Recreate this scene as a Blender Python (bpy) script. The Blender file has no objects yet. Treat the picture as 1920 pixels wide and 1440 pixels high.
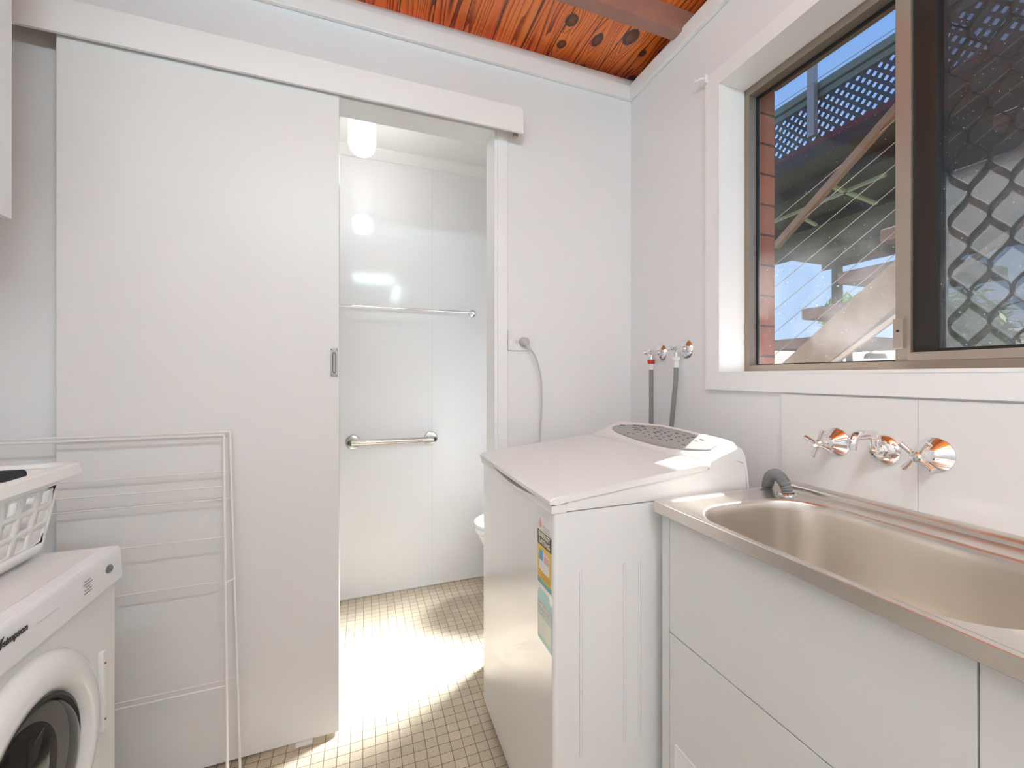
import bpy, bmesh, math, random
from math import sin, cos, pi, radians, tan, atan
from mathutils import Vector, Matrix

# ------------------------------------------------------------------ camera, sky, sun, lights, exposure
SC = bpy.context.scene
C = SC.collection
H = 1.19
YAW = math.atan(337.0/834.0)
cam = bpy.data.cameras.new('camera'); camo = bpy.data.objects.new('camera', cam); C.objects.link(camo)
cam.sensor_fit = 'HORIZONTAL'; cam.sensor_width = 36.0; cam.lens = 834.0/1920*36.0
cam.shift_x = -60/1920.0; cam.shift_y = -14/1920.0; cam.clip_start = 0.02
camo.location = (0, 0, H); camo.rotation_euler = (pi/2, 0, -YAW)
SC.camera = camo

SUN_DIR = Vector((-1, -0.20, -1.35)).normalized()
sl = bpy.data.lights.new('sun', 'SUN'); sl.energy = 20.0; sl.angle = radians(0.8); sl.color = (1, .95, .87)
so = bpy.data.objects.new('sun', sl); so.rotation_euler = SUN_DIR.to_track_quat('-Z', 'Y').to_euler(); so.location = (6, 1, 9); C.objects.link(so)

w = bpy.data.worlds.new('sky'); SC.world = w; w.use_nodes = True
nt = w.node_tree; nt.nodes.clear()
wo = nt.nodes.new('ShaderNodeOutputWorld'); bg = nt.nodes.new('ShaderNodeBackground'); tc = nt.nodes.new('ShaderNodeTexCoord')
sx = nt.nodes.new('ShaderNodeSeparateXYZ'); rp = nt.nodes.new('ShaderNodeValToRGB')
nt.links.new(tc.outputs['Generated'], sx.inputs[0]); nt.links.new(sx.outputs[2], rp.inputs[0])
rp.color_ramp.elements[0].position = 0.0; rp.color_ramp.elements[0].color = (.50, .68, .95, 1)
rp.color_ramp.elements[1].position = 0.75; rp.color_ramp.elements[1].color = (.13, .34, .85, 1)
nt.links.new(rp.outputs[0], bg.inputs[0]); bg.inputs[1].default_value = 1.0; nt.links.new(bg.outputs[0], wo.inputs[0])

SC.view_settings.view_transform = 'Standard'; SC.view_settings.look = 'None'
SC.view_settings.exposure = 0.15; SC.view_settings.gamma = 1.0; SC.view_settings.use_curve_mapping = False
SC.cycles.max_bounces = 14; SC.cycles.diffuse_bounces = 8; SC.cycles.glossy_bounces = 6
SC.cycles.transparent_max_bounces = 16; SC.cycles.sample_clamp_indirect = 8.0
SC.cycles.use_denoising = True

FILL_C = (.675, .925, 1.0); FILL_E = 53.0; BATH_E = 2.2; BATH_PATCH_E = 16.0      # tint and strength of the added fill tubes; bathroom globe and added patch light

# ------------------------------------------------------------------ helpers
def P(px, py, X=None, Y=None, Z=None):
    """ a point of the place from the survey of the picture, at a given distance """
    s, c = sin(YAW), cos(YAW); u = (px-1020)/834.0; v = (706-py)/834.0
    d = Vector((s+c*u, c-s*u, v))
    k = X/d.x if X is not None else (Y/d.y if Y is not None else (Z-H)/d.z)
    return Vector((d.x*k, d.y*k, d.z*k+H))

MATS = {}
def mat(name, col=(.8, .8, .8), rough=.5, metal=0.0, spec=.5, coat=0, emis=None, noise=None, bump=None, ior=None):
    if name in MATS: return MATS[name]
    m = bpy.data.materials.new(name); m.use_nodes = True; MATS[name] = m
    n = m.node_tree.nodes; L = m.node_tree.links; b = n['Principled BSDF']
    b.inputs['Base Color'].default_value = (*col, 1); b.inputs['Roughness'].default_value = rough
    b.inputs['Metallic'].default_value = metal; b.inputs['Specular IOR Level'].default_value = spec
    b.inputs['Coat Weight'].default_value = coat
    if emis: b.inputs['Emission Color'].default_value = (*emis[0], 1); b.inputs['Emission Strength'].default_value = emis[1]
    tcn = n.new('ShaderNodeTexCoord')
    if noise:      # (scale, amount)
        no = n.new('ShaderNodeTexNoise'); no.inputs['Scale'].default_value = noise[0]; no.inputs['Detail'].default_value = 5
        mx = n.new('ShaderNodeMix'); mx.data_type = 'RGBA'
        mx.inputs[6].default_value = (*[c*(1-noise[1]) for c in col], 1); mx.inputs[7].default_value = (*[min(1, c*(1+noise[1])) for c in col], 1)
        L.new(tcn.outputs['Object'], no.inputs['Vector']); L.new(no.outputs[0], mx.inputs[0]); L.new(mx.outputs[2], b.inputs['Base Color'])
    if bump:       # (scale, strength)
        no = n.new('ShaderNodeTexNoise'); no.inputs['Scale'].default_value = bump[0]; no.inputs['Detail'].default_value = 4
        bu = n.new('ShaderNodeBump'); bu.inputs['Strength'].default_value = bump[1]; bu.inputs['Distance'].default_value = .002
        L.new(tcn.outputs['Object'], no.inputs['Vector']); L.new(no.outputs[0], bu.inputs['Height']); L.new(bu.outputs[0], b.inputs['Normal'])
    return m

OFF = {}
def root(name, label, cat, loc=(0, 0, 0), group=None, kind=None):
    o = bpy.data.objects.new(name, None); C.objects.link(o); o.location = loc; o.empty_display_size = .05
    OFF[o] = Vector(loc)
    if kind: o['kind'] = kind
    if label: o['label'] = label
    if cat: o['category'] = cat
    if group: o['group'] = group
    return o
def tag(o, label, cat, group=None, kind=None):
    o['label'] = label; o['category'] = cat
    if group: o['group'] = group
    if kind: o['kind'] = kind
    return o
def obj(name, bm, m, parent=None, smooth=True, ang=35, label=None):
    bmesh.ops.recalc_face_normals(bm, faces=bm.faces)
    me = bpy.data.meshes.new(name)
    if parent is not None:
        off = OFF[parent]; bmesh.ops.translate(bm, verts=bm.verts, vec=-off)
    bm.to_mesh(me); bm.free(); me.materials.append(m)
    if smooth: me.shade_smooth(); me.set_sharp_from_angle(angle=radians(ang))
    o = bpy.data.objects.new(name, me); C.objects.link(o)
    if smooth and ang < 50: wn_ = o.modifiers.new('weighted_normals', 'WEIGHTED_NORMAL'); wn_.keep_sharp = True
    if parent is not None: o.parent = parent; OFF[o] = OFF[parent]
    else: OFF[o] = Vector((0, 0, 0))
    if label: o['label'] = label
    return o
def struct(name, bm, m, parent=None, **k):
    o = obj(name, bm, m, parent, **k)
    if parent is None: o['kind'] = 'structure'
    return o
def B(): return bmesh.new()
def box(bm, lo, hi, bev=0.0, seg=2, edges=None):
    r = bmesh.ops.create_cube(bm, size=1.0); vs = r['verts']
    for v in vs: v.co = Vector([lo[i] + (v.co[i]+.5)*(hi[i]-lo[i]) for i in range(3)])
    if bev > 0:
        es = list({e for v in vs for e in v.link_edges})
        if edges: es = [e for e in es if edges(e)]
        bmesh.ops.bevel(bm, geom=es, offset=bev, segments=seg, affect='EDGES', profile=.5)
    return bm
def frame_axes(d):
    d = d.normalized(); a = Vector((0, 0, 1)) if abs(d.z) < .95 else Vector((1, 0, 0))
    u = d.cross(a).normalized(); return u, u.cross(d).normalized()
def tube(bm, pts, r, seg=12, cap=True, close=False, flat=None):
    pts = [Vector(p) for p in pts]; n = len(pts); rings = []; u = None
    for i, p in enumerate(pts):
        if close: d = (pts[(i+1) % n]-pts[i-1])
        else: d = (pts[min(i+1, n-1)]-pts[max(i-1, 0)])
        d.normalize()
        if u is None: u, v = frame_axes(d)
        else:
            u = (u - d*u.dot(d)).normalized(); v = u.cross(d).normalized()
        rr = r[i] if isinstance(r, (list, tuple)) else r
        rings.append([bm.verts.new(p + u*rr*cos(2*pi*k/seg) + v*rr*sin(2*pi*k/seg)) for k in range(seg)])
    for i in range(n if close else n-1):
        a, b = rings[i], rings[(i+1) % n]
        for k in range(seg): bm.faces.new((a[k], a[(k+1) % seg], b[(k+1) % seg], b[k]))
    if cap and not close: bm.faces.new(rings[0]); bm.faces.new(rings[-1])
    return bm
def lathe(bm, prof, o, ax, seg=40, cap0=True, cap1=True, sy=1.0):
    """ prof: (radius, distance along ax) """
    o = Vector(o); ax = Vector(ax).normalized(); u, v = frame_axes(ax); rings = []
    for r, t in prof:
        rings.append([bm.verts.new(o + ax*t + u*r*cos(2*pi*k/seg) + v*r*sy*sin(2*pi*k/seg)) for k in range(seg)])
    for a, b in zip(rings, rings[1:]):
        for k in range(seg): bm.faces.new((a[k], a[(k+1) % seg], b[(k+1) % seg], b[k]))
    if cap0: bm.faces.new(rings[0])
    if cap1: bm.faces.new(rings[-1])
    return bm
def prism(bm, pts, axis, a, b, bev=0, seg=2):
    """ pts: 2d outline in the other two axes (cyclic order) """
    def mk(p, t):
        if axis == 0: return (t, p[0], p[1])
        if axis == 1: return (p[0], t, p[1])
        return (p[0], p[1], t)
    A = [bm.verts.new(mk(p, a)) for p in pts]; Bv = [bm.verts.new(mk(p, b)) for p in pts]; n = len(pts)
    fs = [bm.faces.new(A), bm.faces.new(Bv)]
    for i in range(n): fs.append(bm.faces.new((A[i], A[(i+1) % n], Bv[(i+1) % n], Bv[i])))
    if bev:
        es = list({e for f in fs[:2] for e in f.edges})
        bmesh.ops.bevel(bm, geom=es, offset=bev, segments=seg, affect='EDGES', profile=.5)
    return bm
def rrect(x0, x1, y0, y1, r, z, n=8):
    out = []
    for cx, cy, a0 in ((x1-r, y1-r, 0), (x0+r, y1-r, pi/2), (x0+r, y0+r, pi), (x1-r, y0+r, 1.5*pi)):
        for k in range(n+1):
            a = a0 + pi/2*k/n; out.append(Vector((cx+r*cos(a), cy+r*sin(a), z)))
    return out
def loft(bm, rings, cap0=False, cap1=False):
    R = [[bm.verts.new(p) for p in r] for r in rings]; n = len(R[0])
    for a, b in zip(R, R[1:]):
        for k in range(n): bm.faces.new((a[k], a[(k+1) % n], b[(k+1) % n], b[k]))
    if cap0: bm.faces.new(R[0])
    if cap1: bm.faces.new(R[-1])
    return bm
def bez(p0, p1, p2, p3, n=16):
    p0, p1, p2, p3 = map(Vector, (p0, p1, p2, p3))
    return [p0*(1-t)**3+p1*3*t*(1-t)**2+p2*3*t*t*(1-t)+p3*t**3 for t in [i/n for i in range(n+1)]]
def smoothpath(pts, n=8):
    pts = [Vector(p) for p in pts]; out = []
    for i in range(len(pts)-1):
        p0 = pts[max(i-1, 0)]; p1 = pts[i]; p2 = pts[i+1]; p3 = pts[min(i+2, len(pts)-1)]
        for k in range(n):
            t = k/n
            out.append(.5*((2*p1)+(p2-p0)*t+(2*p0-5*p1+4*p2-p3)*t*t+(3*p1-p0-3*p2+p3)*t**3))
    out.append(pts[-1]); return out
def text_obj(name, s, m, size, loc, rot, parent, depth=.0004, sx=1.0, shear=0, bold=0):
    cu = bpy.data.curves.new(name, 'FONT'); cu.body = s; cu.size = size; cu.extrude = depth; cu.align_x = 'CENTER'; cu.align_y = 'CENTER'
    cu.shear = shear; cu.offset = bold; cu.resolution_u = 3
    t = bpy.data.objects.new(name, cu); C.objects.link(t); bpy.context.view_layer.update()
    me = bpy.data.meshes.new_from_object(t.evaluated_get(bpy.context.evaluated_depsgraph_get())); me.name = name
    bpy.data.objects.remove(t); me.materials.clear(); me.materials.append(m)
    M = Matrix.Translation(Vector(loc)-OFF[parent]) @ rot.to_4x4() @ Matrix.Diagonal((sx, 1, 1, 1)); me.transform(M)
    o = bpy.data.objects.new(name, me); C.objects.link(o); o.parent = parent; OFF[o] = OFF[parent]; return o
def rotm(xaxis, yaxis):
    x = Vector(xaxis).normalized(); y = Vector(yaxis).normalized(); z = x.cross(y); return Matrix((x, y, z)).transposed()

# ------------------------------------------------------------------ materials
wall_m = mat('wall_paint', (.80, .81, .825), .55, bump=(60, .12), noise=(3, .012))
bath_m = mat('bathroom_panel', (.83, .83, .835), .10, spec=.25)
trim_m = mat('trim_gloss_white', (.86, .86, .865), .28, bump=(25, .06))
door_m = mat('door_paint', (.76, .755, .755), .38, bump=(40, .05))
cupb_m = mat('cabinet_white', (.68, .69, .69), .20)
enamel = mat('white_enamel', (.78, .79, .80), .07, spec=.6, coat=.6)
plastic = mat('white_plastic', (.80, .795, .79), .32)
basket_m = mat('basket_plastic', (.86, .86, .85), .35)
grey_p = mat('grey_panel', (.36, .36, .35), .3)
mark_m = mat('grey_print', (.10, .10, .11), .5)
black_m = mat('black_rubber', (.01, .01, .012), .5)
chrome = mat('chrome', (.87, .87, .88), .06, 1.0)
satin = mat('satin_steel', (.62, .60, .57), .25, 1.0)
hose_m = mat('grey_hose', (.23, .23, .23), .45)
wire_m = mat('white_coated_wire', (.80, .78, .77), .35)
alum = mat('bronze_aluminium', (.30, .245, .20), .38, .55)
alum2 = mat('pale_aluminium', (.42, .36, .31), .35, .6)
dark_al = mat('dark_bronze_frame', (.018, .013, .010), .45)
cord_m = mat('grey_cord', (.55, .54, .53), .45)
red_m = mat('red_plastic', (.50, .03, .02), .4)
gold_m = mat('gold_metal', (.75, .48, .18), .25, 1.0)
porc = mat('porcelain', (.86, .86, .85), .08, coat=.3)

def steel_mat():
    m = mat('brushed_steel', (.73, .685, .64), .27, .97); n = m.node_tree.nodes; L = m.node_tree.links; b = n['Principled BSDF']
    b.inputs['Anisotropic'].default_value = .4
    return m
steel = steel_mat()

def floor_mat():
    m = mat('mosaic_floor', (.5, .44, .34), .42); n = m.node_tree.nodes; L = m.node_tree.links; b = n['Principled BSDF']
    t = n.new('ShaderNodeTexCoord'); br = n.new('ShaderNodeTexBrick'); br.offset = 0; br.squash = 1
    br.inputs['Scale'].default_value = 1; br.inputs['Brick Width'].default_value = .0375; br.inputs['Row Height'].default_value = .0375
    br.inputs['Mortar Size'].default_value = .0011; br.inputs['Mortar Smooth'].default_value = .15; br.inputs['Bias'].default_value = 0
    br.inputs['Color1'].default_value = (.55, .475, .36, 1); br.inputs['Color2'].default_value = (.64, .57, .44, 1); br.inputs['Mortar'].default_value = (.16, .105, .06, 1)
    wn = n.new('ShaderNodeTexNoise'); wn.inputs['Scale'].default_value = 2.2; wn.inputs['Detail'].default_value = 1
    va = n.new('ShaderNodeVectorMath'); va.operation = 'MULTIPLY_ADD'; va.inputs[1].default_value = (.008, .008, 0)
    L.new(t.outputs['Object'], wn.inputs['Vector']); L.new(wn.outputs['Color'], va.inputs[0]); L.new(t.outputs['Object'], va.inputs[2]); L.new(va.outputs[0], br.inputs['Vector'])
    sp = n.new('ShaderNodeTexNoise'); sp.inputs['Scale'].default_value = 420; sp.inputs['Detail'].default_value = 2
    L.new(t.outputs['Object'], sp.inputs['Vector'])
    rp = n.new('ShaderNodeValToRGB'); rp.color_ramp.elements[0].position = .36; rp.color_ramp.elements[0].color = (.62, .56, .5, 1); rp.color_ramp.elements[1].position = .56; rp.color_ramp.elements[1].color = (1, 1, 1, 1)
    L.new(sp.outputs[0], rp.inputs[0])
    mx = n.new('ShaderNodeMix'); mx.data_type = 'RGBA'; mx.blend_type = 'MULTIPLY'; mx.inputs[0].default_value = 1
    L.new(br.outputs['Color'], mx.inputs[6]); L.new(rp.outputs[0], mx.inputs[7]); L.new(mx.outputs[2], b.inputs['Base Color'])
    bu = n.new('ShaderNodeBump'); bu.invert = True; bu.inputs['Strength'].default_value = .5; bu.inputs['Distance'].default_value = .001
    L.new(br.outputs['Fac'], bu.inputs['Height']); L.new(bu.outputs[0], b.inputs['Normal'])
    return m
floor_m = floor_mat()

CEIL = 2.53
KN = [((1072, 38), .020, .030), ((1053, 83), .015, .022), ((1120, 75), .015, .036), ((1183, 70), .024, .042), ((1093, 124), .009, .012), ((1205, 100), .011, .018), ((1240, 97), .010, .014), ((1185, 147), .014, .02)]
def wood_mat():
    m = mat('oiled_pine_boards', (.4, .1, .03), .32, coat=.15); n = m.node_tree.nodes; L = m.node_tree.links; b = n['Principled BSDF']
    t = n.new('ShaderNodeTexCoord'); sp = n.new('ShaderNodeSeparateXYZ'); L.new(t.outputs['Object'], sp.inputs[0])
    def math_(op, a, b_=None, c_=None):
        q = n.new('ShaderNodeMath'); q.operation = op
        for i, v in enumerate((a, b_, c_)):
            if v is None: continue
            if isinstance(v, (int, float)): q.inputs[i].default_value = v
            else: L.new(v, q.inputs[i])
        return q.outputs[0]
    # knots: real marks in the boards
    kmask = None; push = None
    for (pp, a, c) in KN:
        k = P(*pp, Z=CEIL)
        dx = math_('DIVIDE', math_('SUBTRACT', sp.outputs[0], k.x), a*1.15); dy = math_('DIVIDE', math_('SUBTRACT', sp.outputs[1], k.y), c)
        d = math_('SQRT', math_('ADD', math_('MULTIPLY', dx, dx), math_('MULTIPLY', dy, dy)))
        kmask = d if kmask is None else math_('MINIMUM', kmask, d)
        q = math_('MULTIPLY', math_('POWER', 2.718, math_('MULTIPLY', math_('MULTIPLY', d, d), -.16)), math_('MULTIPLY', math_('SIGN', dx), a*1.5))
        push = q if push is None else math_('ADD', push, q)
    bw = .118
    gx = math_('SUBTRACT', sp.outputs[0], push)
    idx = math_('FLOOR', math_('DIVIDE', sp.outputs[0], bw)); fr = math_('FRACT', math_('DIVIDE', sp.outputs[0], bw))
    cb = n.new('ShaderNodeCombineXYZ'); L.new(math_('MULTIPLY', gx, 1.0), cb.inputs[0]); L.new(math_('ADD', math_('MULTIPLY', sp.outputs[1], .05), math_('MULTIPLY', idx, 3.7)), cb.inputs[1]); L.new(math_('MULTIPLY', idx, 1.3), cb.inputs[2])
    n1 = n.new('ShaderNodeTexNoise'); n1.inputs['Scale'].default_value = 9; n1.inputs['Detail'].default_value = 2; L.new(cb.outputs[0], n1.inputs['Vector'])
    n2 = n.new('ShaderNodeTexNoise'); n2.inputs['Scale'].default_value = 260; n2.inputs['Detail'].default_value = 3; L.new(cb.outputs[0], n2.inputs['Vector'])
    rings = math_('FRACT', math_('ADD', math_('MULTIPLY', n1.outputs[0], 17), math_('MULTIPLY', gx, 30)))
    g = math_('ADD', math_('MULTIPLY', math_('POWER', rings, 2.2), .62), math_('MULTIPLY', n2.outputs[0], .42))
    n3 = n.new('ShaderNodeTexNoise'); n3.inputs['Scale'].default_value = 3.2; n3.inputs['Detail'].default_value = 2
    cb3 = n.new('ShaderNodeCombineXYZ'); L.new(sp.outputs[0], cb3.inputs[0]); L.new(math_('MULTIPLY', sp.outputs[1], .5), cb3.inputs[1]); L.new(idx, cb3.inputs[2]); L.new(cb3.outputs[0], n3.inputs['Vector'])
    g = math_('ADD', g, math_('MULTIPLY', math_('SUBTRACT', n3.outputs[0], .5), .9))
    rp = n.new('ShaderNodeValToRGB'); e = rp.color_ramp.elements
    e[0].position = .05; e[0].color = (.95, .30, .06, 1); e[1].position = .95; e[1].color = (.09, .012, .004, 1)
    k = e.new(.4); k.color = (.82, .19, .035, 1); k = e.new(.66); k.color = (.40, .06, .012, 1)
    L.new(g, rp.inputs[0])
    jn = math_('LESS_THAN', fr, .03)
    m1 = n.new('ShaderNodeMix'); m1.data_type = 'RGBA'; L.new(jn, m1.inputs[0]); L.new(rp.outputs[0], m1.inputs[6]); m1.inputs[7].default_value = (.02, .004, .002, 1)
    kr = n.new('ShaderNodeValToRGB'); e = kr.color_ramp.elements; e[0].position = .0; e[0].color = (.72, .72, .72, 1); e[1].position = 1.0; e[1].color = (0, 0, 0, 1)
    x = e.new(.72); x.color = (.95, .95, .95, 1); x = e.new(.78); x.color = (1, 1, 1, 1); x = e.new(.86); x.color = (.25, .25, .25, 1)
    L.new(math_('MULTIPLY', kmask, .8), kr.inputs[0])
    m2 = n.new('ShaderNodeMix'); m2.data_type = 'RGBA'; L.new(kr.outputs[0], m2.inputs[0]); L.new(m1.outputs[2], m2.inputs[6]); m2.inputs[7].default_value = (.045, .022, .016, 1)
    L.new(m2.outputs[2], b.inputs['Base Color'])
    return m
wood = wood_mat()
beam_m = mat('painted_brown_beam', (.34, .17, .13), .5, noise=(30, .15))

def brick_mat():
    m = mat('red_brick', (.4, .15, .1), .85); n = m.node_tree.nodes; L = m.node_tree.links; b = n['Principled BSDF']
    t = n.new('ShaderNodeTexCoord'); mp = n.new('ShaderNodeMapping'); mp.inputs['Rotation'].default_value = (pi/2, 0, 0)
    sp = n.new('ShaderNodeSeparateXYZ'); cb = n.new('ShaderNodeCombineXYZ'); L.new(t.outputs['Object'], sp.inputs[0])
    ad = n.new('ShaderNodeMath'); ad.operation = 'ADD'; L.new(sp.outputs[0], ad.inputs[0]); L.new(sp.outputs[1], ad.inputs[1]); L.new(ad.outputs[0], cb.inputs[0]); L.new(sp.outputs[2], cb.inputs[1])
    br = n.new('ShaderNodeTexBrick'); L.new(cb.outputs[0], br.inputs['Vector']); br.inputs['Scale'].default_value = 1
    br.inputs['Brick Width'].default_value = .24; br.inputs['Row Height'].default_value = .105; br.inputs['Mortar Size'].default_value = .004
    br.inputs['Color1'].default_value = (.52, .17, .10, 1); br.inputs['Color2'].default_value = (.40, .13, .08, 1); br.inputs['Mortar'].default_value = (.10, .05, .04, 1)
    no = n.new('ShaderNodeTexNoise'); no.inputs['Scale'].default_value = 60; L.new(t.outputs['Object'], no.inputs['Vector'])
    mx = n.new('ShaderNodeMix'); mx.data_type = 'RGBA'; mx.blend_type = 'MULTIPLY'; mx.inputs[0].default_value = .35
    L.new(br.outputs[0], mx.inputs[6]); L.new(no.outputs[0], mx.inputs[7]); L.new(mx.outputs[2], b.inputs['Base Color'])
    return m
brick = brick_mat()

def schlick(n, L):
    lw = n.new('ShaderNodeLayerWeight'); lw.inputs['Blend'].default_value = .5
    p = n.new('ShaderNodeMath'); p.operation = 'POWER'; p.inputs[1].default_value = 5; L.new(lw.outputs['Facing'], p.inputs[0])
    q = n.new('ShaderNodeMath'); q.operation = 'MULTIPLY_ADD'; q.inputs[1].default_value = .9; q.inputs[2].default_value = .028; L.new(p.outputs[0], q.inputs[0]); return q.outputs[0]
def glass_mat(name, dust, seed, zc):
    """ clear sheet: transparent + reflection + a film of dust and splash marks """
    m = bpy.data.materials.new(name); m.use_nodes = True; n = m.node_tree.nodes; L = m.node_tree.links; n.clear()
    o = n.new('ShaderNodeOutputMaterial'); tr = n.new('ShaderNodeBsdfTransparent'); gl = n.new('ShaderNodeBsdfGlossy'); gl.inputs['Roughness'].default_value = 0.0
    di = n.new('ShaderNodeBsdfDiffuse'); di.inputs[0].default_value = (.75, .77, .8, 1); tl = n.new('ShaderNodeBsdfTranslucent'); tl.inputs[0].default_value = (.75, .78, .82, 1)
    tr.inputs[0].default_value = (.93, .95, .95, 1)
    fr = schlick(n, L); m1 = n.new('ShaderNodeMixShader'); m2 = n.new('ShaderNodeMixShader'); m3 = n.new('ShaderNodeMixShader')
    L.new(fr, m1.inputs[0]); L.new(tr.outputs[0], m1.inputs[1]); L.new(gl.outputs[0], m1.inputs[2])
    m3.inputs[0].default_value = .5; L.new(di.outputs[0], m3.inputs[1]); L.new(tl.outputs[0], m3.inputs[2])
    t = n.new('ShaderNodeTexCoord'); n1 = n.new('ShaderNodeTexNoise'); n1.inputs['Scale'].default_value = 5; n1.inputs['Detail'].default_value = 4; n1.inputs['Distortion'].default_value = .6
    n2 = n.new('ShaderNodeTexNoise'); n2.inputs['Scale'].default_value = 190; n2.inputs['Detail'].default_value = 1
    L.new(t.outputs['Object'], n1.inputs['Vector']); L.new(t.outputs['Object'], n2.inputs['Vector'])
    a = n.new('ShaderNodeMapRange'); a.inputs[1].default_value = .42; a.inputs[2].default_value = .75; a.inputs[3].default_value = dust*.25; a.inputs[4].default_value = dust*1.3; L.new(n1.outputs[0], a.inputs[0])
    s = n.new('ShaderNodeMapRange'); s.inputs[1].default_value = .745; s.inputs[2].default_value = .79; s.inputs[3].default_value = 0; s.inputs[4].default_value = .5; L.new(n2.outputs[0], s.inputs[0])
    sz = n.new('ShaderNodeSeparateXYZ'); L.new(t.outputs['Object'], sz.inputs[0])
    hz_ = n.new('ShaderNodeMapRange'); hz_.inputs[1].default_value = 0; hz_.inputs[2].default_value = .55; hz_.inputs[3].default_value = 1.6; hz_.inputs[4].default_value = .05; L.new(sz.outputs[2], hz_.inputs[0])
    am = n.new('ShaderNodeMath'); am.operation = 'MULTIPLY'; L.new(a.outputs[0], am.inputs[0]); L.new(hz_.outputs[0], am.inputs[1])
    ad = n.new('ShaderNodeMath'); ad.operation = 'ADD'; ad.use_clamp = True; L.new(am.outputs[0], ad.inputs[0]); L.new(s.outputs[0], ad.inputs[1])
    L.new(ad.outputs[0], m2.inputs[0]); L.new(m1.outputs[0], m2.inputs[1]); L.new(m3.outputs[0], m2.inputs[2]); L.new(m2.outputs[0], o.inputs[0]); return m
glass = glass_mat('dusty_glass', .09, 0, 1.4)
def mesh_mat():
    m = bpy.data.materials.new('fine_insect_mesh'); m.use_nodes = True; n = m.node_tree.nodes; L = m.node_tree.links; n.clear()
    o = n.new('ShaderNodeOutputMaterial'); tr = n.new('ShaderNodeBsdfTransparent'); di = n.new('ShaderNodeBsdfDiffuse'); di.inputs[0].default_value = (.13, .14, .155, 1)
    tl = n.new('ShaderNodeBsdfTranslucent'); tl.inputs[0].default_value = (.17, .18, .20, 1); m3 = n.new('ShaderNodeMixShader'); m3.inputs[0].default_value = .5
    L.new(di.outputs[0], m3.inputs[1]); L.new(tl.outputs[0], m3.inputs[2])
    mx = n.new('ShaderNodeMixShader'); mx.inputs[0].default_value = .52; L.new(tr.outputs[0], mx.inputs[1]); L.new(m3.outputs[0], mx.inputs[2]); L.new(mx.outputs[0], o.inputs[0]); return m
mesh_m = mesh_mat()
def dark_glass():
    m = bpy.data.materials.new('dark_door_glass'); m.use_nodes = True; n = m.node_tree.nodes; L = m.node_tree.links; n.clear()
    o = n.new('ShaderNodeOutputMaterial'); tr = n.new('ShaderNodeBsdfTransparent'); gl = n.new('ShaderNodeBsdfGlossy'); gl.inputs['Roughness'].default_value = .02
    tr.inputs[0].default_value = (.40, .38, .36, 1); fr = schlick(n, L); mx = n.new('ShaderNodeMixShader')
    L.new(fr, mx.inputs[0]); L.new(tr.outputs[0], mx.inputs[1]); L.new(gl.outputs[0], mx.inputs[2]); L.new(mx.outputs[0], o.inputs[0]); return m
dglass = dark_glass()

# ------------------------------------------------------------------ the setting
XR, YB, XL, YF = 1.093, 1.68, -1.12, -1.5       # right wall, back wall, left wall, rear wall (inner faces)
WT = 2.46                                        # top of the lined walls
bb, BXR, BXL = 2.60, 1.35, -0.95                 # bathroom back, right, left walls
bm = B(); box(bm, (-1.3, -1.7, -.12), (1.5, 2.75, 0)); struct('floor', bm, floor_m, smooth=False)
# back wall with the doorway (x -0.20..0.481, to z 2.157)
JX, HZ = .481, 2.157
bm = B(); box(bm, (-1.30, YB, 0), (-.20, 1.79, 2.50)); box(bm, (JX, YB, 0), (1.50, 1.79, 2.50)); box(bm, (-.20, YB, HZ), (JX, 1.79, 2.50)); struct('wall_back', bm, wall_m, smooth=False)
# right wall with the window hole
WY1, WZ0, WZ1, WY0 = 1.148, 1.198, 2.162, -.20
bm = B(); box(bm, (XR, WY1, 0), (1.22, 1.68, WT)); box(bm, (XR, -1.5, 0), (1.22, WY0, WT)); box(bm, (XR, WY0, 0), (1.22, WY1, WZ0)); box(bm, (XR, WY0, WZ1), (1.22, WY1, WT)); struct('wall_right', bm, wall_m, smooth=False)
bm = B(); box(bm, (-1.22, YF, 0), (XL, YB, WT)); struct('wall_left', bm, wall_m, smooth=False)
bm = B(); box(bm, (-1.22, -1.6, 0), (1.22, YF, WT)); struct('wall_rear', bm, wall_m, smooth=False)
bm = B(); box(bm, (-1.4, -1.75, CEIL), (1.32, 1.80, CEIL+.03)); struct('ceiling', bm, wood, smooth=False)
# exposed beams under the boards (they run across the room)
for y0, lab in ((1.313, None), (.45, None), (-.42, None), (-1.28, None)):
    bm = B(); box(bm, (-1.2, y0, 2.448), (1.2, y0+.052, CEIL-.0005), .002); o = obj('ceiling_beam', bm, beam_m); o['kind'] = 'structure'
# timber blocking that closes the slot above the walls
bm = B(); box(bm, (1.225, -1.6, WT-.05), (1.30, 1.68, CEIL-.001)); box(bm, (-1.30, -1.6, WT-.05), (-1.225, 1.68, CEIL-.001)); box(bm, (-1.3, -1.68, WT-.05), (1.3, -1.602, CEIL-.001)); struct('trim_5', bm, beam_m, smooth=False)
# cornice board
def cornice(bm, lo, hi): box(bm, lo, hi, .004, 2)
bm = B(); cornice(bm, (XL, YB-.020, 2.402), (XR, YB-.0005, WT+.002)); struct('trim_1', bm, trim_m)
bm = B(); cornice(bm, (XR-.020, YF, 2.402), (XR-.0005, YB-.021, WT+.002)); struct('trim_2', bm, trim_m)
bm = B(); cornice(bm, (XL+.0005, YF, 2.402), (XL+.020, YB-.021, WT+.002)); struct('trim_3', bm, trim_m)
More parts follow.
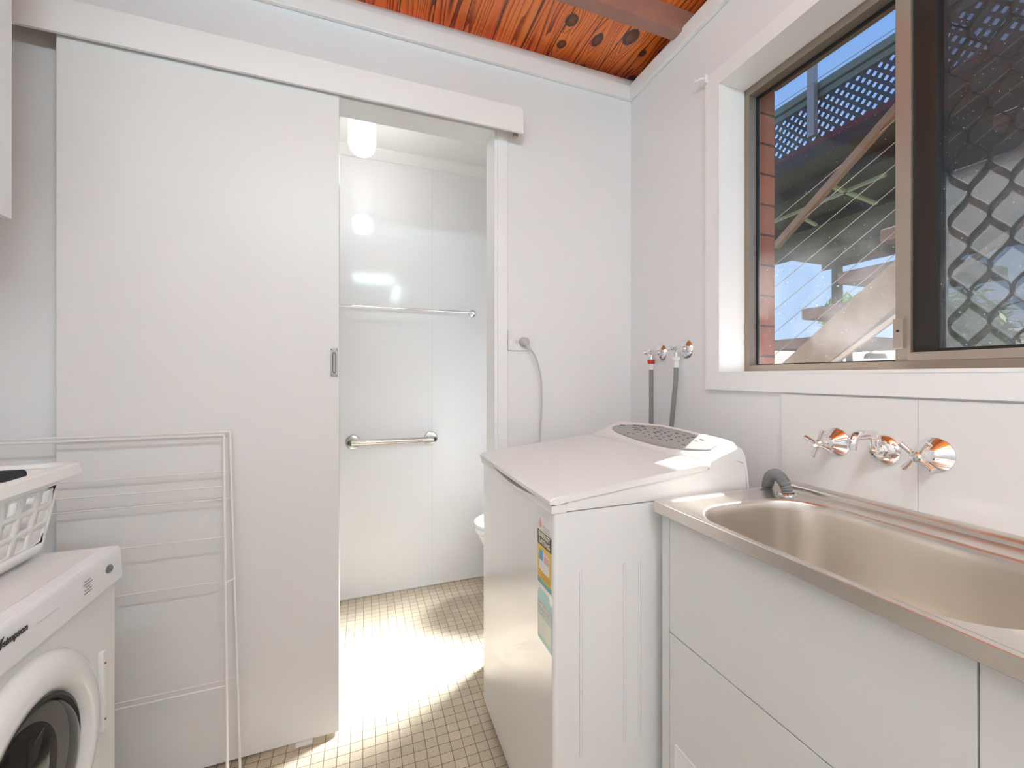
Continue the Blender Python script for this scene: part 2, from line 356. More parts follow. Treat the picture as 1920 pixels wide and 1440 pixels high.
# bathroom shell
bm = B(); box(bm, (-1.05, bb, 0), (1.5, bb+.1, 2.5)); struct('wall_bathroom_back', bm, bath_m, smooth=False)
bm = B()
for x in (.36, -.24, .96): box(bm, (x-.0012, bb-.0006, 0), (x+.0012, bb-.0001, 2.36))
struct('trim_6', bm, mat('panel_joint', (.70, .70, .68), .3), smooth=False)
BW = (1.92, 2.50, 1.10, 2.02)  # extent of the assumed window opening
bm = B(); box(bm, (BXR, 1.79, 0), (BXR+.1, BW[0], 2.5)); box(bm, (BXR, BW[1], 0), (BXR+.1, bb, 2.5)); box(bm, (BXR, BW[0], 0), (BXR+.1, BW[1], BW[2])); box(bm, (BXR, BW[0], BW[3]), (BXR+.1, BW[1], 2.5)); struct('wall_bathroom_right', bm, bath_m, smooth=False)
bm = B(); box(bm, (-1.05, 1.79, 0), (BXL, bb, 2.5)); struct('wall_bathroom_left', bm, bath_m, smooth=False)
bm = B(); box(bm, (-1.05, 1.801, 2.42), (1.45, 2.70, 2.50)); struct('ceiling_bathroom', bm, mat('ceiling_paint', (.84, .83, .8), .5), smooth=False)
bm = B()
prism(bm, [(bb, 2.42), (bb, 2.37), (bb-.012, 2.372), (bb-.045, 2.405), (bb-.047, 2.42)], 0, BXL, BXR); struct('trim_7', bm, mat('ceiling_paint'))
bm = B(); box(bm, (BXL, bb-.006, 0), (BXR, bb-.0002, .012), .002); struct('baseboard_bathroom', bm, trim_m)
# unseen window in the bathroom's side wall, assumed from the floor's sun patch
wr = root('assumed_window_2', None, None, (BXR, 2.21, BW[2]), kind='structure')
bm = B()
for lo, hi in (((BXR+.02, BW[0], BW[2]), (BXR+.06, BW[1], BW[2]+.035)), ((BXR+.02, BW[0], BW[3]-.035), (BXR+.06, BW[1], BW[3])), ((BXR+.02, BW[0], BW[2]+.035), (BXR+.06, BW[0]+.035, BW[3]-.035)), ((BXR+.02, BW[1]-.035, BW[2]+.035), (BXR+.06, BW[1], BW[3]-.035))): box(bm, lo, hi, .002)
obj('window_frame', bm, alum, wr)
bm = B(); box(bm, (BXR+.038, BW[0]+.03, BW[2]+.03), (BXR+.042, BW[1]-.03, BW[3]-.03)); fg = mat('assumed_frosted_pane', (.8, .82, .82), .6); obj('assumed_frosted_pane', bm, fg, wr, smooth=False)  # assumed opaque pane, keeps the sun out; the added light stands in
al_ = bpy.data.lights.new('added_bath_patch_light', 'AREA'); al_.shape = 'RECTANGLE'; al_.size = .50; al_.size_y = .62; al_.energy = BATH_PATCH_E; al_.color = (.93, .97, 1); al_.spread = radians(34)  # added area light making the soft sun patch on the bathroom floor
ao = bpy.data.objects.new('added_bath_patch_light', al_); C.objects.link(ao); ao.parent = wr; ao.location = (-.12, -.02, .46); ao.rotation_euler = Vector((-1, -.30, -1.35)).to_track_quat('-Z', 'Y').to_euler()

# door head, jambs, architrave
bm = B(); box(bm, (JX-.012, YB-.006, 0), (JX+.0005, 1.795, HZ+.0)); struct('trim_8', bm, trim_m)
bm = B(); box(bm, (-.21, YB-.006, HZ-.012), (JX-.012, 1.795, HZ+.0005)); struct('trim_9', bm, trim_m)
bm = B(); box(bm, (JX, YB-.012, 0), (.520, YB-.0002, HZ+.045), .003); struct('trim_10', bm, trim_m)

# sliding door, with flush pull
d = root('door_1', None, None, (-.40, 1.64, 0), kind='structure')
bm = B(); box(bm, (-.779, 1.622, .014), (-.0775, 1.657, 2.19), .0015); obj('door_panel', bm, door_m, d)
hp = P(619, 653, Y=1.622); hq = P(636, 707, Y=1.622)
bm = B()
x0, x1, z0, z1 = hp.x+.001, hq.x-.004, hq.z, hp.z
# plate = frame of four strips round a dished cup
R1 = [Vector((p.x, 1.6195, p.y)) for p in rrect(x0, x1, z0, z1, .0015, 0)]
R0 = [Vector((p.x, 1.6223, p.y)) for p in rrect(x0, x1, z0, z1, .0015, 0)]
m_ = .005
R2 = [Vector((p.x, 1.6195, p.y)) for p in rrect(x0+m_, x1-m_, z0+.013, z1-.013, .0065, 0)]
R3 = [Vector((p.x, 1.6185, p.y)) for p in rrect(x0+m_+.0012, x1-m_-.0012, z0+.0142, z1-.0142, .005, 0)]
R4 = [Vector((p.x, 1.6212, p.y)) for p in rrect(x0+m_+.003, x1-m_-.003, z0+.016, z1-.016, .003, 0)]
loft(bm, [R0, R1, R2, R3, R4], True, True)
fp = obj('flush_pull', bm, mat('antique_chrome', (.45, .45, .44), .18, 1.0), d, label='chrome recessed flush pull')
for xx in (x0+.0028, x1-.0028):
    for zz in (z0+.005, z1-.005):
        bm = B(); lathe(bm, [(.0016, 0), (.0014, .0012)], (xx, 1.6195, zz), (0, -1, 0), 10); obj('screw', bm, mark_m, fp)
# pelmet over the sliding track
bm = B(); box(bm, (-1.10, 1.600, 2.118), (.563, 1.612, 2.213), .0015); box(bm, (-1.10, 1.612, 2.200), (.563, YB-.0005, 2.213)); struct('trim_11', bm, trim_m)
bm = B(); box(bm, (-1.0, 1.628, 2.165), (.553, 1.652, 2.199)); box(bm, (.535, 1.632, 2.118), (.552, 1.650, 2.164)); tr = obj('door_track', bm, mat('track_metal', (.5, .42, .33), .4, .8)); tr['kind'] = 'structure'
gp = root('door_guide', 'small white plastic floor guide under the bottom edge of the sliding door', 'door guide', (-.19, 1.63, 0))
bm = B(); box(bm, (-.205, 1.617, .0), (-.155, 1.662, .004), .001); obj('base_plate', bm, plastic, gp)
bm = B(); box(bm, (-.20, 1.612, .004), (-.17, 1.618, .016), .001); obj('guide_fin', bm, plastic, gp)

# window casing on the right wall, mitred
bm = B(); t = .012; oy1, oz0, oz1, oy0 = 1.203, 1.146, 2.207, -.26
def casing(bm, a, b, c_, d_):   # outline in (y,z)
    prism(bm, [a, b, c_, d_], 0, XR-t, XR-.0004)
casing(bm, (oy1, oz0), (oy1, oz1), (WY1, WZ1), (WY1, WZ0)); casing(bm, (oy1, oz1), (oy0, oz1), (WY0, WZ1), (WY1, WZ1))
casing(bm, (oy0, oz1), (oy0, oz0), (WY0, WZ0), (WY0, WZ1)); casing(bm, (oy0, oz0), (oy1, oz0), (WY1, WZ0), (WY0, WZ0))
bmesh.ops.remove_doubles(bm, verts=bm.verts, dist=.0001)
struct('trim_4', bm, trim_m, smooth=False)
bm = B(); lt = .008   # reveal lining
box(bm, (XR-t, WY1-lt, WZ0), (1.215, WY1+.0005, WZ1)); box(bm, (XR-t, WY0, WZ0-.0005), (1.215, WY1-lt, WZ0+lt)); box(bm, (XR-t, WY0, WZ1-lt), (1.215, WY1-lt, WZ1+.0005)); box(bm, (XR-t, WY0, WZ0+lt), (1.215, WY0+lt, WZ1-lt))
struct('window_sill', bm, trim_m, smooth=False)

# aluminium sliding window
W = root('window_1', None, None, (1.22, .5, WZ0), kind='structure')
yA, yB_, zA, zB = -.19, 1.139, 1.207, 2.153
bm = B(); fx0, fx1 = 1.190, 1.240; fw = .028
box(bm, (fx0, yB_-.020, zA), (fx1, yB_, zB), .001); box(bm, (fx0, yA, zA), (fx1, yA+.028, zB), .001)
box(bm, (fx0, yA+.028, zA), (fx1, yB_-.020, zA+.020), .001); box(bm, (fx0, yA+.028, zB-.026), (fx1, yB_-.020, zB), .001)
obj('window_frame', bm, alum, W, label='bronze aluminium outer frame')
bm = B()                                        # black glazing gasket of the fixed pane
gy0, gy1, gz0, gz1 = .687, yB_-.020, zA+.020, zB-.026
for lo, hi in (((1.221, gy1-.005, gz0), (1.231, gy1-.0002, gz1)), ((1.221, gy0, gz0+.0002), (1.231, gy1-.006, gz0+.004)), ((1.221, gy0, gz1-.006), (1.231, gy1-.006, gz1-.0002))): box(bm, lo, hi)
obj('glazing_gasket', bm, black_m, W, smooth=False)
bm = B(); box(bm, (1.224, gy0, gz0+.003), (1.228, gy1-.003, gz1-.003)); obj('fixed_pane', bm, glass, W, smooth=False)
bm = B(); box(bm, (1.206, .655, gz0), (1.240, .688, gz1), .001); obj('meeting_stile', bm, alum2, W)
# sliding sash (behind) with dark stile, security grille beyond
bm = B(); sy1, sy0 = .654, -.16; sw = .048
box(bm, (1.214, sy1-sw, gz0+.001), (1.238, sy1, gz1-.001), .001); box(bm, (1.214, sy0, gz0+.012), (1.238, sy0+sw, gz1-.012), .001)
box(bm, (1.214, sy0+sw, gz0+.001), (1.238, sy1-sw, gz0+.028), .001); box(bm, (1.214, sy0+sw, gz1-.04), (1.238, sy1-sw, gz1-.001), .001)
obj('sliding_sash', bm, dark_al, W, label='dark bronze sliding sash')
bm = B(); box(bm, (1.192, yA+.03, zA+.020), (1.204, .654, zA+.040), .001); obj('sash_rail', bm, alum2, W)
bm = B(); box(bm, (1.222, sy0+sw-.004, gz0+.026), (1.226, sy1-sw+.004, gz1-.036)); obj('sliding_pane', bm, glass, W, smooth=False)
bm = B(); box(bm, (1.196, .666, 1.257), (1.206, .688, 1.331), .002, 2); la = obj('latch', bm, alum2, W, label='pale aluminium catch')
bm = B(); lathe(bm, [(.003, 0), (.003, .002)], (1.196, .677, 1.300), (-1, 0, 0), 10); obj('screw', bm, dark_al, la)
# flyscreen + diamond grille fitted on the outside of the right half
S = root('security_screen', 'dark diamond grille security screen with insect mesh over the sliding half of the window', 'security screen', (1.27, .25, WZ0))
bm = B(); q0, q1 = .02, .02
box(bm, (1.266, .618, 1.225), (1.284, .640, 2.13), .001); box(bm, (1.266, -.16, 1.225), (1.284, -.14, 2.13), .001); box(bm, (1.266, -.14, 1.225), (1.284, .618, 1.243), .001); box(bm, (1.266, -.14, 2.11), (1.284, .618, 2.13), .001)
obj('screen_frame', bm, dark_al, S)
bm = B(); box(bm, (1.2655, -.142, 1.241), (1.2663, .620, 2.112)); obj('insect_mesh', bm, mesh_m, S, smooth=False)
bm = B(); pw, ph = .072, .118
yk = .618; k = 0
def strand(bm, y0, sgn):
    pts = []; n = int((2.112-1.243)/(ph/2)*8)+1
    for i in range(n+1):
        z = 1.243+(2.112-1.243)*i/n; ph_ = ((z-1.20)/ph) % 1.0
        tri = abs(2*ph_-1)*2-1; tt = max(-1, min(1, tri*1.35)); tt = sin(tt*pi/2)*.5+tt*.5
        pts.append((y0+sgn*pw/4*tt, z))
    w_ = .0022
    A = []; 
    for (y, z) in pts:
        A.append([bm.verts.new((x, y+s*w_, z)) for x, s in ((1.268, -1), (1.268, 1), (1.280, 1), (1.280, -1))])
    for a, b in zip(A, A[1:]):
        for j in range(4): bm.faces.new((a[j], a[(j+1) % 4], b[(j+1) % 4], b[j]))
    bm.faces.new(A[0]); bm.faces.new(A[-1])
s = 1; y = .610-pw/4
while y > -.13: strand(bm, y, s); y -= pw/2; s = -s
obj('diamond_grille', bm, dark_al, S, ang=30)
# brick outer leaf: far reveal, sill, lintel
bm = B(); box(bm, (1.222, 1.142, -.3), (1.333, 1.80, 3.0)); box(bm, (1.222, -1.6, -.3), (1.333, -.2, 3.0)); box(bm, (1.222, -.2, -.3), (1.333, 1.142, 1.195)); box(bm, (1.264, -.2, 2.215), (1.333, 1.142, 3.0)); struct('wall_outside', bm, brick, smooth=False)
bm = B(); box(bm, (1.264, -.2, 2.188), (1.340, 1.141, 2.2145), .002); struct('trim_12', bm, mat('weathered_lintel', (.23, .16, .11), .6, noise=(40, .3)))
bm = B(); lathe(bm, [(.026, 0), (.026, .004), (.022, .013), (.012, .019), (.001, .021)], P(1641, 672, X=1.305), (0, 0, 1), 24)
bmesh.ops.translate(bm, verts=bm.verts, vec=(0, 0, 0))
tag(obj('rubber_stopper', bm, black_m), 'small black domed rubber stopper outside at the bottom of the left window pane', 'stopper')

# unseen slab added above the window to block the higher sun rays
bm = B(); box(bm, (1.34, -3.5, 3.30), (2.49, 2.4, 3.42)); struct('sun_blocker_slab', bm, beam_m, smooth=False)

# glossy splashback tiles behind the tub
bm = B()
for y1, y0 in ((.909, .5769), (.5761, .2434), (.2426, -.0895), (-.0903, -.42)): box(bm, (XR-.007, y0, .80), (XR-.0003, y1, 1.141), .0008, 1)
struct('trim_14', bm, mat('splashback_tile', (.80, .795, .79), .07, spec=.6))

# curtain cleat beside the casing
cl = root('curtain_bracket', 'small white plastic curtain bracket on the corner of the window casing', 'bracket', (1.081, 1.203, 2.20))
bm = B(); box(bm, (1.070, 1.190, 2.185), (1.0808, 1.207, 2.215), .002); obj('base_plate', bm, plastic, cl)
bm = B(); tube(bm, smoothpath([(1.072, 1.198, 2.203), (1.058, 1.200, 2.200), (1.050, 1.212, 2.197), (1.052, 1.222, 2.203)]), .0035, 8); lathe(bm, [(.002, 0), (.006, .002), (.006, .006), (.002, .008)], (1.052, 1.218, 2.201), (0, 1, .3), 12); obj('hook', bm, plastic, cl)

# ------------------------------------------------------------------ wall cupboard, top left
wc = root('wall_cupboard', 'white wall cupboard with timber underside at the top left of the room', 'cupboard', (-.95, 1.0, 1.55))
bm = B(); box(bm, (-1.118, .20, 1.555), (-.770, 1.405, 2.30), .001); obj('carcass', bm, mat('birch_board', (.48, .24, .12), .5, noise=(12, .15)), wc, label='timber coloured carcass')
for a, b in ((.202, .600), (.604, 1.002), (1.006, 1.405)):
    bm = B(); box(bm, (-.769, a, 1.551), (-.750, b, 2.30), .0015); obj('door', bm, cupb_m, wc)

# ------------------------------------------------------------------ clothes dryer
DX, DY0, DY1, DT = -.520, .722, 1.307, .80
D = root('clothes_dryer', 'white front loading dryer with round dark glass door under the laundry basket', 'dryer', (-.8, 1.014, 0))
bm = B(); box(bm, (-1.10, DY0, .02), (DX-.006, DY1, DT-.001), .004, 2); obj('cabinet', bm, mat('dryer_enamel', (.76, .765, .75), .22, coat=.2), D)
bm = B()
prism(bm, [(DX-.0055, .726), (DX+.002, .728), (DX+.006, .735), (DX+.003, .795), (DX-.002, .8035), (DX-.006, .804), (-1.10, .804), (-1.10, DT-.0005), (DX-.0055, DT-.0005)], 1, DY0-.002, DY1+.002, .0015, 1)
con = obj('control_fascia', bm, mat('fascia_white', (.80, .81, .83), .2), D, label='bluish white control fascia with lettering')
bm = B(); box(bm, (-1.09, DY0+.01, .804), (DX-.03, DY1-.01, .8055), .0005, 1); obj('top_panel', bm, mat('dryer_top', (.74, .72, .71), .3), D)
tx = rotm((0, 1, 0), (.05, 0, 1))
text_obj('brand_lettering', 'simpson', mat('print_black', (.02, .02, .03), .5), .0165, (DX+.0062, .971, .779), tx, con, bold=.0004)
lo_ = B()                                          # the double-stroke S mark before the word
for dz, dy in ((.0, 0), (.0045, .0035)):
    prism(lo_, [(.933+dy, .7715+dz*.3), (.9355+dy, .7715+dz*.3), (.9405+dy, .7800+dz*.3), (.937+dy, .7800+dz*.3), (.9425+dy, .7885+dz*.3), (.940+dy, .7885+dz*.3), (.9345+dy, .7790+dz*.3), (.938+dy, .7790+dz*.3)], 0, DX+.0058, DX+.0066)
obj('brand_mark', lo_, MATS['print_black'], con, smooth=False)
bm = B(); random.seed(3)
for i in range(5):
    box(bm, (DX+.0055, 1.165+random.uniform(-.01, .004), .757+i*.006), (DX+.0063, 1.185+random.uniform(-.008, .004), .7578+i*.006))
obj('printed_marks', bm, mark_m, con, smooth=False); bm = B(); box(bm, (DX+.0055, 1.019, .770), (DX+.0061, 1.078, .7707)); obj('printed_line', bm, mat('print_pale', (.45, .50, .52), .5), con, smooth=False)
bm = B(); lathe(bm, [(.0125, 0), (.0125, .003), (.010, .005)], (DX+.003, 1.253, .771), (1, 0, .05), 24, sy=.7); obj('badge', bm, mat('badge_grey', (.22, .21, .21), .25, .6), con, label='small oval dark badge')
# round door
dc = (DX-.006, 1.014, .504)
bm = B(); lathe(bm, [(.203, 0), (.203, .003), (.196, .012), (.180, .021), (.160, .025), (.145, .022), (.136, .014), (.132, .002), (.1315, -.02)], dc, (1, 0, 0), 72, False, False)
dr = obj('door', bm, mat('door_ring_white', (.79, .795, .785), .2, coat=.3), D, ang=60)
bm = B(); lathe(bm, [(.132, .012), (.126, .014), (.122, .010), (.1215, .0)], dc, (1, 0, 0), 72, False, False); obj('glass_seal', bm, black_m, dr)
bm = B(); lathe(bm, [(.1225, .006), (.117, .016), (.100, .026), (.07, .033), (.03, .037), (.001, .038)], dc, (1, 0, 0), 64, False, False); obj('door_glass', bm, dglass, dr, ang=80, label='dark bulging glass bowl')
bm = B(); lathe(bm, [(.1315, .0), (.118, -.02), (.112, -.045), (.100, -.05)], (dc[0], dc[1], dc[2]), (1, 0, 0), 48, False, False)
obj('drum_rim', bm, mat('drum_rim', (.50, .44, .36), .5), dr)
bm = B(); lathe(bm, [(.0005, -.002), (.105, -.0015), (.1055, -.0005), (.0005, 0)], (dc[0]+.001, dc[1]-.02, dc[2]-.005), (1, 0, 0), 48, False, False); obj('drum', bm, mat('drum_dark', (.008, .006, .005), .35), dr, label='dark drum interior')
bm = B(); box(bm, (DX-.0065, 1.232, .43), (DX+.004, 1.246, .60), .002, 2); hg = obj('hinge_plate', bm, plastic, D)
for z in (.455, .575):
    bm = B(); lathe(bm, [(.0022, 0), (.0022, .0015)], (DX+.004, 1.239, z), (1, 0, 0), 10); obj('screw', bm, mark_m, hg)
bm = B(); lathe(bm, [(.033, 0), (.033, .006), (.028, .010)], (DX-.006, .905, .722), (1, 0, 0), 36, sy=.75); kn = obj('start_button', bm, plastic, D)
bm = B(); lathe(bm, [(.003, 0), (.003, .001)], (DX+.004, .922, .730), (1, 0, 0), 10); lathe(bm, [(.003, 0), (.003, .001)], (DX+.004, .915, .712), (1, 0, 0), 10); obj('indicator', bm, mark_m, kn)
for x in (-1.06, -.57):
    for y in (DY0+.04, DY1-.04):
        bm = B(); lathe(bm, [(.018, 0), (.018, .019)], (x, y, 0.0005), (0, 0, 1), 16); obj('foot', bm, black_m, D)

# ------------------------------------------------------------------ laundry basket
K = root('laundry_basket', 'white plastic laundry basket with rows of square holes on the dryer', 'basket', (-.75, 1.05, .806))
bx0, bx1, by0, by1 = -.945, -.612, .80, 1.326      # rim inner-ish edge
zb, zt, ins, cr = .8072, .992, .024, .040
def bpt(side_x, y, z):   # front/back walls lean
    f_ = (zt-z)/(zt-zb); return f_
def bring(z, grow=0.0, r=cr):
    f_ = (zt-z)/(zt-zb)*ins
    return rrect(bx0+f_-grow, bx1-f_+grow, by0+f_-grow, by1-f_+grow, r, z, 8)
bm = B()
rz = [.845, .860]
# floor and lower band
rings = [[p*1 for p in rrect(bx0+ins+.03, bx1-ins-.03, by0+ins+.03, by1-ins-.03, .03, zb, 8)], rrect(bx0+ins+.012, bx1-ins-.012, by0+ins+.012, by1-ins-.012, .035, zb+.004, 8), bring(zb+.018), bring(.841)]
loft(bm, rings, True, False)
# pierced band: every long wall has three rows of square holes
zl, zh = .841, .957; rows = 3
def wallpatch(bm, A0, A1, B0, B1, ncol, nrow):
    """ quad patch from lower edge A0-A1 to upper edge B0-B1 with rounded square holes """
    def S(u, v): return (A0*(1-u)+A1*u)*(1-v)+(B0*(1-u)+B1*u)*v
    grid = [[bm.verts.new(S(i/ncol, j/nrow)) for j in range(nrow+1)] for i in range(ncol+1)]
    for i in range(ncol):
        for j in range(nrow):
            c00, c10, c11, c01 = grid[i][j], grid[i+1][j], grid[i+1][j+1], grid[i][j+1]
            uc, vc = (i+.5)/ncol, (j+.5)/nrow; hu, hv = .30/ncol, .33/nrow; loop = []
            for q, (su, sv) in enumerate(((-1, -1), (1, -1), (1, 1), (-1, 1))):
                rr = .30
                cu, cv = uc+su*hu*(1-rr), vc+sv*hv*(1-rr); seg = []
                a0 = [pi, 1.5*pi, 0, .5*pi][q]
                for k in range(4):
                    a = a0+pi/2*k/3; seg.append(bm.verts.new(S(cu+hu*rr*cos(a), cv+hv*rr*sin(a))))
                loop.append(seg)
            cs = [c00, c10, c11, c01]
            for q in range(4):
                for k in range(3): bm.faces.new((cs[q], loop[q][k+1], loop[q][k]))
                nx = (q+1) % 4
                bm.faces.new((cs[q], cs[nx], loop[nx][0], loop[q][3]))
rl, rh = bring(zl), bring(zh)
n = 9
# corners: ring order: corner(x1,y1) 0-8, corner(x0,y1) 9-17, corner(x0,y0) 18-26, corner(x1,y0) 27-35
for c0 in range(4):
    a = c0*n
    for k in range(n-1):
        q = [bm.verts.new(p) for p in (rl[a+k], rl[a+k+1], rh[a+k+1], rh[a+k])]; bm.faces.new(q)
for c0, nc in ((0, 6), (1, 9), (2, 6), (3, 9)):
    i0 = c0*n+n-1; i1 = ((c0+1)*n) % 36
    wallpatch(bm, rl[i0], rl[i1], rh[i0], rh[i1], nc, rows)
loft(bm, [bring(zh), bring(zt)], False, False)
bmesh.ops.remove_doubles(bm, verts=bm.verts, dist=.0004)
body = obj('basket_body', bm, basket_m, K, ang=40)
so_ = body.modifiers.new('thickness', 'SOLIDIFY'); so_.thickness = .003; so_.offset = 0
bm = B(); loft(bm, [bring(zt-.004, -.003), bring(zt+.004, 0), bring(zt+.006, .010), bring(zt+.002, .020), bring(zt-.018, .026), bring(zt-.018, .0235), bring(zt-.001, .017), bring(zt+.003, .008), bring(zt-.004, .0)]); obj('rim', bm, basket_m, K, ang=50)
bm = B(); R = [Vector((p.x, by1-.0045, p.y)) for p in rrect(-.91, -.682, .962, .988, .009, 0)]; R2 = [Vector((p.x, by1-.010, p.y)) for p in rrect(-.908, -.684, .964, .986, .009, 0)]
loft(bm, [R, R2], True, True); obj('handle_slot_plate', bm, mat('dark_slot_plate', (.02, .024, .03), .5), K, label='dark plate in place of the handle slot')  # dark plate set where the handle slot is

# ------------------------------------------------------------------ wire clothes airer, folded, leaning on the door
A = root('clothes_airer', 'folded white wire clothes airer leaning against the sliding door behind the dryer', 'clothes airer', (-.7, 1.5, 0))
def lerp(a, b, t): return Vector(a)*(1-t)+Vector(b)*t
ra, rb_ = (-.388, 1.585, 1.016), (-.352, 1.475, .002); la_, lb_ = (-1.085, 1.585, 1.016), (-1.085, 1.475, .002)
sa, sb = (-.376, 1.600, 1.024), (-.336, 1.540, .002); ta, tb = (-1.09, 1.600, 1.024), (-1.09, 1.540, .002)
rw = .0036
for nm, p, q in (('front_frame', (ra, rb_), (la_, lb_)), ('rear_frame', (sa, sb), (ta, tb))):
    bm = B(); tube(bm, [p[1], p[0]], rw, 8); tube(bm, [q[1], q[0]], rw, 8); tube(bm, [p[0], q[0]], rw*.9, 8); obj(nm, bm, wire_m, A)
def rung(p, q, z):
    tt = (p[0][2]-z)/(p[0][2]-p[1][2]); bm = B(); tube(bm, [lerp(p[0], p[1], tt), lerp(q[0], q[1], tt)], .0022, 6); obj('rung', bm, wire_m, A)
for z in (.866, .722, .312): rung((ra, rb_), (la_, lb_), z)
for z in (.905, .824, .585, .300): rung((sa, sb), (ta, tb), z)
bm = B(); pz = lerp(ra, rb_, .42); tube(bm, [(pz.x-.004, pz.y-.004, pz.z), (pz.x+.012, pz.y+.035, pz.z)], .003, 8); obj('pivot_pin', bm, wire_m, A)

# ------------------------------------------------------------------ washing machine
WX0, WX1, WYa, WYb = .393, .962, .914, 1.556
V = root('washing_machine', 'white top loading washing machine with grey control panel in the corner', 'washing machine', (.68, 1.235, 0))
bm = B(); box(bm, (WX0, WYa, .045), (WX1, WYb, .882), .012, 3, edges=lambda e: abs(e.verts[0].co.z-e.verts[1].co.z) > .1); body = obj('cabinet', bm, enamel, V)
bm = B(); box(bm, (WX0+.02, WYa+.02, .008), (WX1-.02, WYb-.02, .0445)); obj('plinth', bm, mat('plinth_dark', (.08, .06, .05), .6), V, smooth=False)
for x in (.46, .577, .619):
    bm = B(); box(bm, (x-.0035, WYa-.003, .32), (x+.0035, WYa+.001, .745), .0025, 2); obj('pressed_rib', bm, enamel, body)
# top deck: profile along x, cut back under the lid
def lidz(x): return .919+(x-.39)*.101
deck = [(WX0+.030, .8832), (WX0+.030, .905)] + [(x, lidz(x)-.0165) for x in (.45, .55, .65, .75, .83)] + [(.87, .955), (.92, .968), (.953, .955), (.960, .93), (.9635, .8832)]
bm = B(); prism(bm, deck, 1, WYa-.001, WYb+.001, .004, 2); obj('top_deck', bm, plastic, V)
# front fascia strip with the dipped finger recess under the lid
bm = B(); ny = 24; top = []
for i in range(ny+1):
    y = WYa-.001+(WYb-WYa+.002)*i/ny; tt = (y-WYa)/(WYb-WYa); dip = 0
    if .12 < tt < .80: dip = .013*sin((tt-.12)/.68*pi)
    top.append((y, .9005-dip))
poly = [(WYa-.001, .8832)] + top + [(WYb+.001, .8832)]
prism(bm, poly, 0, WX0-.006, WX0+.004); box(bm, (WX0+.004, WYa-.001, .8832), (WX0+.0305, WYa+.03, .9022)); box(bm, (WX0+.004, WYb-.03, .8832), (WX0+.0305, WYb+.001, .9022)); obj('front_fascia', bm, plastic, V)
# lid
lp = [(WX0-.010, .9015), (WX0-.011, .912), (WX0-.004, .9185)] + [(x, lidz(x)) for x in (.42, .52, .62, .72, .80)] + [(.826, lidz(.826)-.001), (.832, .955), (.826, .9462)] + [(x, lidz(x)-.0160) for x in (.80, .72, .62, .52, .43)] + [(.40, .9025)]
bm = B(); prism(bm, lp, 1, WYa-.004, WYb+.004, .004, 3); obj('lid', bm, plastic, V)
# console: crest along y, cheeks at both ends
cy0, cy1 = WYa-.003, WYb+.003
prof = lambda h_: [(.8335, .9475), (.836, .9650)] + [(.836+(.925-.836)*t_, .9655+(1.004+h_-.9655)*(t_**.8)) for t_ in (.15, .35, .6, .8)] + [(.925, 1.006+h_), (.936, 1.008+h_), (.944, 1.002+h_*.9), (.955, .975), (.963, .935), (.9685, .885), (.9645, .885), (.960, .925), (.948, .958), (.92, .965), (.87, .9520)]
bm = B(); rings = []; N = 28
for i in range(N+1):
    tt = i/N; y = cy0+(cy1-cy0)*tt; e = min(tt, 1-tt); h_ = .018*min(1, (e/.5))**.6 - .0
    if e < .06: h_ -= .010*(1-e/.06)**2
    rings.append([Vector((x, y, z)) for x, z in prof(h_)])
loft(bm, rings, True, True)
cons = obj('console', bm, plastic, V, ang=50)
# grey control panel, laid on the sloping face (lens outline)
bm = B()
def cface(y, t_):
    tt = (y-cy0)/(cy1-cy0); e = min(tt, 1-tt); h_ = .018*min(1, (e/.5))**.6
    return Vector((.836+(.925-.836)*t_, y, .9655+(1.004+h_-.9655)*(max(t_, .02)**.8)+.0012))
rows_ = []; M_ = 36
for i in range(M_+1):
    tt = i/M_; y = 1.488+(.955-1.488)*tt; wdt = math.sqrt(max(0, 1-((tt-.62)/.625)**2)) if tt < .62 else math.sqrt(max(0, 1-((tt-.62)/.40)**2))
    wdt = max(wdt, .02); t0 = .60-.50*wdt; t1 = .62+.37*wdt
    rows_.append([bm.verts.new(cface(y, t0+(t1-t0)*k/8)) for k in range(9)])
for a, b in zip(rows_, rows_[1:]):
    for k in range(8): bm.faces.new((a[k], a[k+1], b[k+1], b[k]))
pan = obj('control_panel', bm, grey_p, cons, ang=60, label='grey lens shaped control panel with buttons')
sd = pan.modifiers.new('thickness', 'SOLIDIFY'); sd.thickness = .001; sd.offset = 0
bm = B(); random.seed(5)
def mk(y, t_, dy, dt):
    a = [cface(y, t_), cface(y-dy, t_), cface(y-dy, t_+dt), cface(y, t_+dt)]
    lo = [bm.verts.new(p+Vector((-.0002, 0, .0005))) for p in a]; hi = [bm.verts.new(p+Vector((-.0004, 0, .0010))) for p in a]
    bm.faces.new(lo); bm.faces.new(hi)
    for k in range(4): bm.faces.new((lo[k], lo[(k+1) % 4], hi[(k+1) % 4], hi[k]))
mk(1.462, .74, .034, .045)
for i in range(6): mk(1.385-i*.012, .84-.02*(i % 2), .008, .05)
mk(1.37, .70, .05, .03); mk(1.34, .60, .04, .03)
for r_ in range(5):
    for i in range(9):
        y = 1.36-i*.037-r_*.008
        if random.random() < .85 and y > .99: mk(y, .34+r_*.11+random.uniform(-.02, .02), random.uniform(.006, .018), random.choice((.03, .05)))
obj('panel_print', bm, mat('panel_print', (.13, .13, .15), .5), cons, smooth=False)
